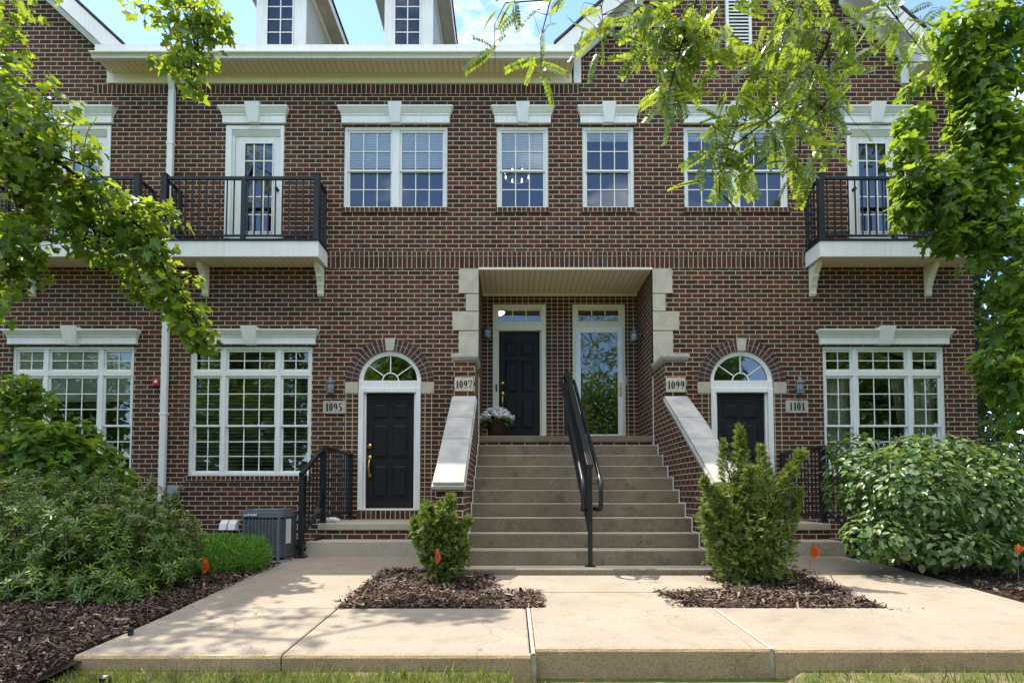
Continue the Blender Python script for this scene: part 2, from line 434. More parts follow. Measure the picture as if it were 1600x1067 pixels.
def leaf_mat(name, dark, light, trans, tfac=0.45, rough=0.42, spec=0.45):
    t = NT(name); g = t.n.new('ShaderNodeNewGeometry'); t.g = g
    rnd = g.outputs['Random Per Island']
    c = t.mix(t.math('POWER', rnd, 1.7), dark, light)
    c = t.mix(t.math('MULTIPLY', t.noise(1.4, 3), 0.35), c, tuple(v*0.7 for v in dark))
    tc = t.mix(rnd, tuple(v*0.7 for v in trans), trans)
    p = t.principled(c, rough, None, spec)
    tr = t.node('BsdfTranslucent'); t.l.new(tc, tr.inputs['Color'])
    mx = t.node('MixShader'); mx.inputs[0].default_value = tfac
    t.l.new(p, mx.inputs[1]); t.l.new(tr.outputs[0], mx.inputs[2])
    return t.done(mx.outputs[0])
M_MAPLE = leaf_mat('maple_leaf', (0.036,0.092,0.010), (0.175,0.290,0.028), (0.50,0.64,0.04), 0.45)
M_MAPLE2 = leaf_mat('maple_leaf_deep', (0.034,0.092,0.014), (0.180,0.300,0.036), (0.46,0.64,0.04), 0.44)
M_LOCUST = leaf_mat('locust_leaflet', (0.050,0.115,0.015), (0.270,0.360,0.045), (0.52,0.66,0.05), 0.40, 0.32, 0.65)
M_SPIREA = leaf_mat('spirea_leaf', (0.050,0.120,0.016), (0.300,0.390,0.080), (0.28,0.42,0.05), 0.30)
M_BUFF = leaf_mat('faded_flower_head', (0.30,0.24,0.16), (0.46,0.40,0.27), (0.4,0.35,0.2), 0.3, 0.8, 0.1)
M_YEW = leaf_mat('yew_needle', (0.060,0.190,0.012), (0.190,0.400,0.030), (0.30,0.60,0.03), 0.35)
M_JUNI = leaf_mat('juniper_scale_leaf', (0.062,0.108,0.022), (0.310,0.370,0.075), (0.34,0.44,0.06), 0.28, 0.6, 0.25)
M_VIB = leaf_mat('viburnum_leaf', (0.045,0.110,0.026), (0.230,0.310,0.110), (0.30,0.44,0.07), 0.28, 0.36, 0.55)
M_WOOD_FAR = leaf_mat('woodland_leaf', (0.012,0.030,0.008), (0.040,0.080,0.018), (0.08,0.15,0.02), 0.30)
M_PETAL = leaf_mat('white_petal', (0.78,0.80,0.80), (0.90,0.90,0.88), (0.6,0.62,0.6), 0.25, 0.6, 0.2)
M_GRASS = leaf_mat('grass_blade', (0.090,0.125,0.022), (0.290,0.290,0.085), (0.34,0.40,0.06), 0.35)
M_FLAG = leaf_mat('orange_flag_film', (0.90,0.12,0.012), (0.95,0.15,0.02), (0.95,0.20,0.02), 0.35, 0.45)
def chip_mat(name, stops):
    t = NT(name); g = t.n.new('ShaderNodeNewGeometry'); t.g = g
    c = t.ramp(g.outputs['Random Per Island'], stops)
    return t.done(t.principled(c, 0.85, None, 0.25))
M_CHIP = chip_mat('bark_mulch_chip', [(0.0,(0.028,0.018,0.014)),(0.30,(0.065,0.040,0.030)),(0.58,(0.105,0.066,0.048)),(0.80,(0.15,0.098,0.072)),(0.95,(0.27,0.20,0.14))])
M_VOUS = chip_mat('arch_brick', [(0.0,(0.048,0.026,0.024)),(0.4,(0.095,0.036,0.030)),(0.7,(0.070,0.031,0.028)),(1.0,(0.055,0.038,0.040))])
M_MORTAR = plain('pale_mortar', (0.42,0.37,0.285), 0.9, 0.1, 8, 0.3)
def lawn_mat():
    t = NT('lawn_ground')
    c = t.mix(t.ramp(t.noise(1.1, 5), [(0.35,(0,0,0)),(0.65,(1,1,1))]), (0.055,0.085,0.020), (0.10,0.11,0.035))
    c = t.mix(t.ramp(t.noise(7, 4), [(0.5,(0,0,0)),(0.7,(1,1,1))]), c, (0.20,0.15,0.09))
    return t.done(t.principled(c, 0.95, t.bump(t.noise(40, 4), 0.6, 0.02), 0.1))
M_LAWN = lawn_mat()

# ================================================================== THE TOWNHOUSE
house = thing('brick_townhouse', 'dark red brick townhouse row with white trim, balconies and a shared recessed entry', 'townhouse', (0.9, 0, 0))
XL, XR = -15.0, X(1523, 520)
ZE = Z(120)                      # top of the brick under the eave
ZB = -0.5
REC_D = 1.27                     # depth of the entry recess
LAND = EYE + (770-680)/FPX*DIST  # landing height
RISE = LAND/10; RUN = 0.305
XC = 0.915                       # mirror axis of the pair of units
def mir(x): return 2*XC - x

openings = []                    # (x0, x1, z0, z1)
W_TOP, W_BOT = 197, 325
up_win = [(537,699),(776,857),(910,991),(1069,1231)]
def rect(px0, px1, py0, py1):
    return (X(px0,(py0+py1)/2), X(px1,(py0+py1)/2), Z(py1), Z(py0))
UPW = [rect(a, b, W_TOP, W_BOT) for a, b in up_win]
l2 = (X(297,541), X(488,541), Z(743), Z(541))
GW = [(l2[0]-(X(297,541)-X(19,541)), l2[1]-(X(297,541)-X(19,541)), l2[2], l2[3]), l2,
      (X(1285,541), X(1475,541), l2[2], l2[3])]
bd = rect(352, 443, 197, 373)
BD = [bd, (mir(bd[1])+0.02, mir(bd[0])+0.02, bd[2], bd[3]), (bd[0]-3.0, bd[1]-3.0, bd[2], bd[3])]
AD_C = X(609, 600); AD_R = 0.535; AD_SP = Z(597); AD_B = Z(797)
arch_doors = [AD_C, mir(AD_C)]
REC = (X(747.5,600), X(1021,600), -0.2, Z(421))
openings += UPW + GW + BD + [REC]
openings += [(c-AD_R, c+AD_R, AD_B, AD_SP+AD_R) for c in arch_doors]

def cell_wall(mb, x0, x1, z0, z1, holes, y=0.0):
    xs = sorted({x0, x1, *[h[0] for h in holes], *[h[1] for h in holes]}); xs = [x for x in xs if x0 <= x <= x1]
    zs = sorted({z0, z1, *[h[2] for h in holes], *[h[3] for h in holes]}); zs = [z for z in zs if z0 <= z <= z1]
    for i in range(len(xs)-1):
        for j in range(len(zs)-1):
            cx, cz = (xs[i]+xs[i+1])/2, (zs[j]+zs[j+1])/2
            if any(h[0] < cx < h[1] and h[2] < cz < h[3] for h in holes): continue
            mb.quad((xs[i],y,zs[j]),(xs[i+1],y,zs[j]),(xs[i+1],y,zs[j+1]),(xs[i],y,zs[j+1]))
wall = MB()
cell_wall(wall, XL, XR, ZB, ZE, openings)
RV = 0.16                        # reveal depth
for (a, b, c, d) in UPW + GW + BD:
    wall.quad((a,0,c),(a,RV,c),(a,RV,d),(a,0,d)); wall.quad((b,0,c),(b,0,d),(b,RV,d),(b,RV,c))
    wall.quad((a,0,d),(a,RV,d),(b,RV,d),(b,0,d)); wall.quad((a,0,c),(b,0,c),(b,RV,c),(a,RV,c))
NA = 24
for c in arch_doors:
    pts = [(c+AD_R*math.cos(math.pi*k/NA), AD_SP+AD_R*math.sin(math.pi*k/NA)) for k in range(NA+1)]
    zt = AD_SP+AD_R
    for k in range(NA):
        (xa, za), (xb, zb) = pts[k], pts[k+1]
        wall.quad((xa,0,za),(xa,0,zt),(xb,0,zt),(xb,0,zb))
        wall.quad((xa,0,za),(xb,0,zb),(xb,RV,zb),(xa,RV,za))
    for s in (-1, 1):
        x = c + s*AD_R
        wall.quad((x,0,AD_B),(x,RV,AD_B),(x,RV,AD_SP),(x,0,AD_SP))
    wall.quad((c-AD_R,0,AD_B),(c+AD_R,0,AD_B),(c+AD_R,RV,AD_B),(c-AD_R,RV,AD_B))
# gables
GP = 0.93
gr = (X(900,100), X(1414,100)); gcx = (gr[0]+gr[1])/2; gap = ZE + (gr[1]-gr[0])/2*GP + .1
glx = X(191,79,-.37) - X(867,70,-.37) + 0; glx = X(191,79,-.37) - (gcx - X(867,70,-.37)); gl = (glx-(gr[1]-gr[0])/2, glx+(gr[1]-gr[0])/2)
for (a, b), cx in ((gr, gcx), (gl, glx)):
    wall.add([(a,0,ZE),(b,0,ZE),(b,0,ZE+.2),(cx,0,gap+.2),(a,0,ZE+.2)], [(0,1,2,3,4)])
# side and back walls
wall.quad((XR,0,ZB),(XR,9,ZB),(XR,9,ZE),(XR,0,ZE)); wall.quad((XL,0,ZB),(XL,0,ZE),(XL,9,ZE),(XL,9,ZB))
wall.quad((XL,9,ZB),(XR,9,ZB),(XR,9,ZE),(XL,9,ZE))
# recess side walls
for x in (REC[0], REC[1]):
    wall.quad((x,0,ZB),(x,REC_D,ZB),(x,REC_D,REC[3]),(x,0,REC[3]))
wall.obj('wall', M_BRICK, house)
# back wall of the recess, laid in stacked headers
DR1 = (X(770,600,REC_D), X(853,600,REC_D), LAND+0.03, Z(476,REC_D))
DR2 = (X(895,600,REC_D), X(977,600,REC_D), LAND+0.03, Z(476,REC_D))
rw = MB(); cell_wall(rw, REC[0], REC[1], LAND-0.1, REC[3], [DR1, DR2], REC_D)
for (a, b, c, d) in (DR1, DR2):
    rw.quad((a,REC_D,c),(a,REC_D+RV,c),(a,REC_D+RV,d),(a,REC_D,d)); rw.quad((b,REC_D,c),(b,REC_D,d),(b,REC_D+RV,d),(b,REC_D+RV,c))
    rw.quad((a,REC_D,d),(a,REC_D+RV,d),(b,REC_D+RV,d),(b,REC_D,d))
rw.obj('recess_wall', M_STACK, house)
# entry soffit with its trim strip
sf = MB(); sf.box(REC[0]+.004, REC[1]-.004, 0.012, REC_D-.004, REC[3]+.002, REC[3]+.05)
sf.obj('entry_soffit', M_SOFFIT, house)
tr = MB(); tr.box(REC[0]+.006, REC[1]-.006, REC_D-.05, REC_D-.003, REC[3]-.055, REC[3])
tr.box(REC[0]-.0, REC[1]+.0, -0.02, 0.010, REC[3]-.012, REC[3]+.03)
tr.obj('soffit_trim', M_CREAM, house, bevel=.006)

# interior: floors, partitions so that the rooms stay closed
inn = MB()
for z in (0.25, Z(405)-.1, ZE-.05):
    inn.box(XL+.1, XR-.05, RV+.02 if z > 1 else RV+.02, 4.4, z-.03, z) if z > 1 else inn.box(XL+.1, XR-.05, 0.2, 4.4, z-.2, z-.15)
inn.box(XL+.1, XR-.05, 4.4, 4.45, 0, ZE)
for x in (XL+.15, X(245,500), X(730,200), X(885,200), X(1060,200), XR-.06):
    inn.box(x, x+.02, RV+.05, 4.4, Z(405) if x > -4 and x < XR-.2 else 0, ZE)
inn.box(REC[0]-.06, REC[0]-.04, RV+.05, 4.4, 0, REC[3]); inn.box(REC[1]+.04, REC[1]+.06, RV+.05, 4.4, 0, REC[3])
inn.obj('interior_wall', M_ROOM, house)

# soldier and rowlock courses, a finger proud of the wall
def soldier(px0, px1, py0, py1, name, bh_full=True, proud=.012, wpx=None):
    z0, z1 = Z(py1), Z(py0); h = z1 - z0
    key = 'soldier_%d' % round(h*1000)
    m = MATS.get(key) or strip_brick(key, 0.0818, h, (-z0) % h)
    xs = (px0, px1) if wpx else (X(px0,(py0+py1)/2), X(px1,(py0+py1)/2))
    b = MB(); b.box(xs[0], xs[1], -proud, .02, z0, z1); b.obj(name, m, house)
b0 = X(513.5,400)
soldier(147, 906, 132.5, 148, 'soldier_course'); soldier(1431, 1520, 132.5, 148, 'soldier_course')
zrow = (393.5, 400.8); zsol = (401, 419.8)
for rng_ in ((513.5, 1256), (215, 250), ):
    soldier(*rng_, *zrow, 'rowlock_course', proud=.022); soldier(*rng_, *zsol, 'soldier_course')
soldier(748, 1020, 393.5, 394, 'rowlock_course', proud=.01)

# ------------------------------------------------------------------ windows
YW = 0.055
def grille(mb, x0, x1, z0, z1, nx, nz, y, w=.017):
    for i in range(1, nx):
        x = x0+(x1-x0)*i/nx; mb.box(x-w/2, x+w/2, y-.008, y-.0015, z0, z1)
    for j in range(1, nz):
        z = z0+(z1-z0)*j/nz; mb.box(x0, x1, y-.0075, y-.002, z-w/2, z+w/2)
def slats(mb, x0, x1, z0, z1, y, pitch=.05, tilt=1.0, w=.05):
    n = int((z1-z0)/pitch); a = tilt
    for i in range(n):
        z = z1 - (i+.5)*pitch; dy = math.cos(a)*w/2; dz = math.sin(a)*w/2
        mb.add([(x0,y-dy,z-dz),(x1,y-dy,z-dz),(x1,y,z+.004),(x0,y,z+.004),(x1,y+dy,z+dz),(x0,y+dy,z+dz)],[(0,1,2,3),(3,2,4,5)])
def closed_blind(mb, x0, x1, z0, z1, y, pitch=.048):
    """fully closed slats: overlapping strips, each tipped a little"""
    n = int((z1-z0)/pitch)
    for i in range(n):
        za = z1-(i+1)*pitch; mb.box(x0, x1, y, y+.003, za+.0035, za+pitch-.0015)
        mb.quad((x0,y-.004,za),(x1,y-.004,za),(x1,y,za+.0035),(x0,y,za+.0035))
    mb.box(x0, x1, y-.006, y+.02, z1, z1+.03)
def sash(fr, gr_, pn, x0, x1, z0, z1, nx, nz, y, st=.045):
    """one glazed sash: stiles, grille, pane"""
    fr.box(x0, x0+st, y-.02, y+.02, z0, z1); fr.box(x1-st, x1, y-.02, y+.02, z0, z1)
    fr.box(x0+st, x1-st, y-.0195, y+.0195, z0, z0+st); fr.box(x0+st, x1-st, y-.0195, y+.0195, z1-st, z1)
    a, b, c, d = x0+st, x1-st, z0+st, z1-st
    if nx > 1 or nz > 1: grille(gr_, a, b, c, d, nx, nz, y)
    pn.quad((a,y+.004,c),(b,y+.004,c),(b,y+.004,d),(a,y+.004,d))
    return a, b, c, d
def window_head(x0, x1, zb, zt, parent, kx=None, kw=.24, mat=None):
    """frieze board with crown moulding and keystone"""
    mat = mat or M_WHITE
    H = zt - zb; m = MB()
    m.box(x0, x1, -.055, .03, zb, zb+H*.46)
    m.frust(x0, x1, .03, zb+H*.46, zb+H*.54, .006, .018, .090, .102)
    m.frust(x0, x1, .03, zb+H*.54, zb+H*.62, .012, .014, .096, .098)
    m.frust(x0, x1, .03, zb+H*.62, zb+H*.88, .018, .050, .104, .155)
    m.frust(x0, x1, .03, zb+H*.88, zt, .056, .058, .162, .165)
    # thin soffit strip under the frieze
    h = m.obj('window_head', mat, parent, bevel=.004, seg=1)
    kx = kx if kx is not None else (x0+x1)/2
    k = MB(); k.frust(kx-kw*.34, kx+kw*.34, .03, zb-.012, zt+.045, 0, kw*.16, .12, .19)
    k.obj('keystone', mat, h, bevel=.008)
    return h
def sill_row(x0, x1, z, parent):
    key = 'sill_rowlock_%d' % round(z*1000)
    m = MATS.get(key) or strip_brick(key, 0.0818, .0805, (-(z-.0805)) % .0805)
    s = MB(); s.box(x0-.02, x1+.02, -.032, .10, z-.0805, z-.001); return s.obj('sill', m, parent)

def upper_window(r, units, blind):
    x0, x1, z0, z1 = r
    f, g, p, bl = MB(), MB(), MB(), MB()
    t = .055
    f.box(x0, x0+t, .03, RV-.01, z0, z1); f.box(x1-t, x1, .03, RV-.01, z0, z1)
    f.box(x0+t, x1-t, .032, RV-.012, z1-t, z1); f.box(x0+t, x1-t, .028, RV-.012, z0, z0+.03)
    inner = [(x0+t, x1-t)]
    if units == 2:
        c = (x0+x1)/2; f.box(c-.065, c+.065, .029, RV-.012, z0+.03, z1-t); inner = [(x0+t, c-.065), (c+.065, x1-t)]
    zm = z0 + (z1-z0)*.475
    for a, b in inner:
        sash(f, g, p, a, b, zm-.018, z1-t, 3, 2, .075, .034)
        sash(f, g, p, a, b, z0+.03, zm+.018, 3, 2, .105, .034)
        if blind: closed_blind(bl, a+.036, b-.036, (zm+.02) if blind == 'half' else z1-.25, z1-t-.03, .094)
    w = f.obj('window', M_WHITE, house, bevel=.004, seg=1)
    g.obj('grille', M_WHITE, w); p.obj('pane', M_GLASS, w)
    if blind: bl.obj('blind', M_BLIND, w)
    sill_row(x0, x1, z0, w)
    zb, zt = Z(192,-.055), Z(163.5,-.135)
    window_head(x0-.035, x1+.04, zb, zt, w)
    return w
for r, u, b in zip(UPW, (2, 1, 1, 2), ('half', 'half', 'valance', 'valance')): upper_window(r, u, b)

def ground_window(r, style):
    x0, x1, z0, z1 = r
    f, g, p = MB(), MB(), MB(); t = .05
    f.box(x0, x0+t, .03, RV-.01, z0, z1); f.box(x1-t, x1, .03, RV-.01, z0, z1)
    f.box(x0+t, x1-t, .032, RV-.012, z1-t, z1); f.box(x0+t, x1-t, .026, RV-.012, z0, z0+.05)
    W = x1-x0
    cuts = [x0+t, x0+W*.272, x0+W*.722, x1-t]
    zt0 = z1 - (z1-z0)*.195                       # transom rail
    f.box(x0+t, x1-t, .031, RV-.013, zt0-.075, zt0+.01)
    cols = []
    for i in range(3):
        a = cuts[i] + (.0 if i == 0 else .035); b = cuts[i+1] - (.0 if i == 2 else .035)
        cols.append((a, b))
    for c in cuts[1:3]:
        f.box(c-.035, c+.035, .0305, RV-.0125, z0+.05, zt0-.075); f.box(c-.035, c+.035, .0305, RV-.0125, zt0+.01, z1-t)
    zm = z0+.05 + (zt0-.075-z0-.05)*.485
    for i, (a, b) in enumerate(cols):
        nx = 3 if i == 1 else 2
        sash(f, g, p, a, b, zt0+.01, z1-t, nx, 2, .075, .036)
        sash(f, g, p, a, b, zm-.018, zt0-.075, nx, 3, .075, .036)
        sash(f, g, p, a, b, z0+.05, zm+.018, nx, 3, .105, .036)
    w = f.obj('window', M_WHITE, house, bevel=.004, seg=1)
    g.obj('grille', M_WHITE, w); p.obj('pane', M_GLASS, w)
    if style == 'blinds':
        b = MB()
        for a, c in cols: slats(b, a+.01, c-.01, z0+.06, z1-.06, .20, .062, .35, .052)
        b.obj('blind', M_BLIND, w)
    elif style == 'shade':
        b = MB()
        for i, (a, c) in enumerate(cols):
            b.box(a+.03, c-.03, .102, .105, zm+(.42 if i else .25), z1-.09)
        b.obj('shade', M_SHADE, w)
    else:
        b = MB()
        def drape(top, bot):
            n = 26; vs = []
            for k in range(n+1):
                u = k/n; s = .035*math.sin(u*2*math.pi*5.5)
                for (xa, xb), z in ((top, z1-.36), ((top[0]*.6+bot[0]*.4, top[1]*.6+bot[1]*.4), zm+.1), (bot, z0+.1)):
                    vs.append((xa+(xb-xa)*u, .215+s, z))
            b.add(vs, [(3*k+j, 3*k+3+j, 3*k+4+j, 3*k+1+j) for k in range(n) for j in range(2)])
        drape((x0+.05, x0+.62), (x0+.02, x0+.45)); drape((x1-.82, x1-.05), (x1-.50, x1-.02))
        b.obj('curtain', M_CURT, w, smooth=True)
    sill_row(x0, x1, z0, w)
    window_head(x0-.05, x1+.06, Z(537.5,-.055), Z(513.5,-.135), w, kw=.27)
    return w
for r, s in zip(GW, ('shade', 'blinds', 'curtain')): ground_window(r, s)

# ------------------------------------------------------------------ doors
def six_panel(x0, x1, z0, z1, y, parent, name='door', glass=False):
    d = MB(); d.box(x0, x1, y, y+.045, z0, z1)
    W, H = x1-x0, z1-z0
    for (u0, u1) in ((.15, .44), (.56, .85)):
        for (v0, v1) in ((.10, .37), (.44, .725), (.785, .905)):
            a, b, c, e = x0+W*u0, x0+W*u1, z0+H*v0, z0+H*v1
            q = .028                                      # sunk border with raised field
            for k, (o, dep) in enumerate(((0, .0), (.02, .0))): pass
            d.add([(a,y-.001,c),(b,y-.001,c),(b,y-.001,e),(a,y-.001,e),
                   (a+q,y-.014,c+q),(b-q,y-.014,c+q),(b-q,y-.014,e-q),(a+q,y-.014,e-q)],
                  [(0,1,5,4),(1,2,6,5),(2,3,7,6),(3,0,4,7),(4,5,6,7)])
            for (xa,xb,za,zb) in ((a-.012,b+.012,c-.012,c),(a-.012,b+.012,e,e+.012),(a-.012,a,c,e),(b,b+.012,c,e)):
                d.box(xa,xb,y-.008,y,za,zb)
    return d.obj(name, M_DOOR, parent)
def handle_set(x, z, y, parent, scale=1.0):
    h = MB()
    def disc(zc, r, dep):
        h.add([(x+r*math.cos(a*math.pi/8), y, zc+r*1.15*math.sin(a*math.pi/8)) for a in range(16)] +
              [(x+r*.7*math.cos(a*math.pi/8), y-dep, zc+r*.8*math.sin(a*math.pi/8)) for a in range(16)],
              [tuple(range(15,-1,-1)), tuple(range(16,32))] + [(a,(a+1)%16,(a+1)%16+16,a+16) for a in range(16)])
    disc(z+.25, .046, .035); disc(z+.05, .046, .025); disc(z-.25, .034, .02)
    h.tube([(x,y-.02,z+.03),(x,y-.065,z-.02),(x,y-.07,z-.13),(x,y-.055,z-.2),(x,y-.02,z-.24)], [.016,.016,.020,.016,.013], 8)
    return h.obj('handle', M_BRASS, parent, smooth=True)
def fanlight(c, parent):
    f, g, p = MB(), MB(), MB(); n = 28; y0, y1 = .02, .12
    ro, ri, zb = AD_R-.004, AD_R-.075, AD_SP
    for k in range(n):
        a0, a1 = math.pi*k/n, math.pi*(k+1)/n
        o0 = (c+ro*math.cos(a0), zb+ro*math.sin(a0)); o1 = (c+ro*math.cos(a1), zb+ro*math.sin(a1))
        i0 = (c+ri*math.cos(a0), zb+.03+(ri-.03)*math.sin(a0)); i1 = (c+ri*math.cos(a1), zb+.03+(ri-.03)*math.sin(a1))
        f.add([(o0[0],y0,o0[1]),(o1[0],y0,o1[1]),(i1[0],y0+.02,i1[1]),(i0[0],y0+.02,i0[1]),(i0[0],y1,i0[1]),(i1[0],y1,i1[1])],[(0,1,2,3),(3,2,5,4)])
    f.box(c-ro, c+ro, y0-.01, y1, zb-.10, zb+.03)
    fl = f.obj('fanlight', M_WHITE, parent, bevel=.003, seg=1)
    zc = zb+.03; rs = ri*.30
    for k in range(16):
        a0, a1 = math.pi*k/16, math.pi*(k+1)/16
        g.bar((c+rs*math.cos(a0),.06,zc+rs*math.sin(a0)),(c+rs*math.cos(a1),.06,zc+rs*math.sin(a1)),.018,.018)
    for a in (math.pi*.21, math.pi*.5, math.pi*.79):
        g.bar((c+rs*math.cos(a),.062,zc+rs*math.sin(a)),(c+ri*math.cos(a),.062,zc+(ri-.03)*math.sin(a)),.017,.017)
    g.obj('muntin', M_WHITE, fl)
    vs = [(c,.07,zc)] + [(c+ri*math.cos(math.pi*k/n),.07,zc+(ri-.02)*math.sin(math.pi*k/n)) for k in range(n+1)]
    p.add(vs, [(0,k+1,k+2) for k in range(n)]); p.obj('pane', M_GLASS, fl)
def arched_entry(c, hs):
    # door case with jamb and slab
    f = MB(); top = AD_SP-.10; w = AD_R-.006
    f.box(c-w, c-w+.085, -.012, .15, AD_B, top); f.box(c+w-.085, c+w, -.012, .15, AD_B, top)
    f.box(c-w+.085, c+w-.085, -.010, .15, top-.075, top)
    f.box(c-w+.085, c-w+.12, .045, .148, AD_B+.03, top-.075); f.box(c+w-.12, c+w-.085, .045, .148, AD_B+.03, top-.075)
    f.box(c-w+.085, c+w-.085, -.03, .15, AD_B, AD_B+.03)
    fr = f.obj('door_frame', M_WHITE, house, bevel=.005, seg=1)
    d = six_panel(c-w+.121, c+w-.121, AD_B+.032, top-.08, .09, house)
    handle_set(c + hs*(w-.185), AD_B+.84, .09, d)
    fanlight(c, house)
    # two rings of voussoir bricks on a mortar bed
    bed, v, v2 = MB(), MB(), MB(); r0, r1 = AD_R+.002, AD_R+.215; n = 40
    for k in range(n):
        a0, a1 = math.pi*k/n, math.pi*(k+1)/n
        q = [(c+r*math.cos(a), -.004, AD_SP+r*math.sin(a)) for r, a in ((r0,a0),(r1,a0),(r1,a1),(r0,a1))]
        bed.add(q + [(x,.02,z) for x,_,z in q], [(0,1,2,3),(1,5,6,2),(0,3,7,4)])
    b = bed.obj('arch_bed', M_MORTAR, house)
    for (ra, rb, m) in ((AD_R+.008, AD_R+.103, 25), (AD_R+.115, AD_R+.212, 25)):
        for k in range(m):
            g = .075*.105/ra
            a0 = math.pi*(k+.0)/m + .0085/ra; a1 = math.pi*(k+1)/m - .0085/ra
            if abs((a0+a1)/2 - math.pi/2) < .10: continue
            jit = RNG.uniform(-.002,.002)
            q = [(c+r*math.cos(a), -.012+jit, AD_SP+r*math.sin(a)) for r, a in ((ra,a0),(rb,a0),(rb,a1),(ra,a1))]
            (v if (a0+a1)/2 > math.pi/2 else v2).add(q + [(x,.0,z) for x,_,z in q], [(0,1,2,3),(0,4,5,1),(1,5,6,2),(2,6,7,3),(3,7,4,0)])
    v.obj('arch', M_VOUS, house); v2.obj('arch', M_VOUS, house)
    k = MB(); k.frust(c-.068, c+.068, .03, AD_SP+AD_R-.002, AD_SP+AD_R+.215, 0, .022, .052, .06)
    k.obj('arch_keystone', M_STONE, house, bevel=.006)
    for s in (-1, 1):
        a = c+s*(AD_R+.002); e = c+s*(AD_R+.222)
        q = MB(); q.box(a, e, -.022, .03, AD_SP-.195, AD_SP-.003); q.obj('springer_stone', M_STONE, house, bevel=.006)
        q = MB(); q.box(a, e, -.009, .02, AD_B-.18, AD_SP-.197); q.obj('jamb_brickwork', M_STACK, house)
    zz = AD_B; key = 'threshold_rowlock'
    m = MATS.get(key) or strip_brick(key, 0.0818, .15, (-(zz-.15)) % .15)
    q = MB(); q.box(c-AD_R+.003, c+AD_R-.003, -.03, .14, zz-.15, zz-.002); q.obj('door_sill', m, house)
arched_entry(arch_doors[0], -1); arched_entry(arch_doors[1], 1)

def entry_door(r, kind):
    x0, x1, z0, z1 = r; y = REC_D
    zt = Z(511, REC_D); f, g, p = MB(), MB(), MB(); t = .085
    f.box(x0, x0+t, y-.02, y+.14, z0, z1); f.box(x1-t, x1, y-.02, y+.14, z0, z1)
    f.box(x0+t, x1-t, y-.018, y+.14, z1-.075, z1); f.box(x0+t, x1-t, y-.018, y+.14, zt-.07, zt+.09)
    f.box(x0+t, x0+t+.03, y+.03, y+.139, z0+.03, zt-.07); f.box(x1-t-.03, x1-t, y+.03, y+.139, z0+.03, zt-.07)
    f.box(x0+t, x1-t, y-.03, y+.14, z0, z0+.03)
    fr = f.obj('door_frame', M_CREAM, house, bevel=.004, seg=1)
    a, b, c, d = x0+t, x1-t, zt+.09, z1-.075
    q = MB(); q.box(a, a+.03, y+.02, y+.07, c, d); q.box(b-.03, b, y+.02, y+.07, c, d); q.box(a+.03, b-.03, y+.021, y+.069, d-.03, d); q.box(a+.03, b-.03, y+.021, y+.069, c, c+.03)
    grille(q, a+.03, b-.03, c+.03, d-.03, 3, 1, y+.04, .02)
    tw = q.obj('transom', M_CREAM, house)
    p.quad((a,y+.05,c),(b,y+.05,c),(b,y+.05,d),(a,y+.05,d)); p.obj('pane', M_GLASS, tw)
    xa, xb, zb = x0+t+.031, x1-t-.031, zt-.075
    dd = six_panel(xa, xb, z0+.032, zb, y+.085, house)
    if kind == 'plain':
        handle_set(xa+.07, z0+.86, y+.085, dd)
        s = MB(); s.box(xa-.062, xa-.03, y-.045, y-.02, z0+.93, z0+1.07); s.obj('doorbell', M_BLACK, house, bevel=.004)
    else:
        s = MB(); u, v, w, h = x0+.05, x1-.05, z0+.012, zt-.012; st = .10
        s.box(u, u+st, y-.052, y-.022, w, h); s.box(v-st, v, y-.052, y-.022, w, h)
        s.box(u+st, v-st, y-.0515, y-.0225, h-.11, h); s.box(u+st, v-st, y-.0515, y-.0225, w, w+.10)
        so = s.obj('storm_door', M_WHITE, house, bevel=.006)
        g_ = MB(); g_.quad((u+st,y-.037,w+.10),(v-st,y-.037,w+.10),(v-st,y-.037,h-.11),(u+st,y-.037,h-.11)); g_.obj('pane', M_GLASS, so)
        h_ = MB(); hz = z0+.98; h_.box(v-.066, v-.032, y-.062, y-.0525, hz-.15, hz+.1)
        h_.tube([(v-.05,y-.06,hz),(v-.05,y-.10,hz),(v-.12,y-.105,hz)], .009, 8)
        h_.obj('handle', M_BRASS, so, bevel=.003)
        s = MB(); s.box(x1+.0, x1+.035, y-.025, y-.001, z0+1.05, z0+1.24); s.obj('doorbell', M_GREY, house, bevel=.004)
entry_door(DR1, 'plain'); entry_door(DR2, 'storm')

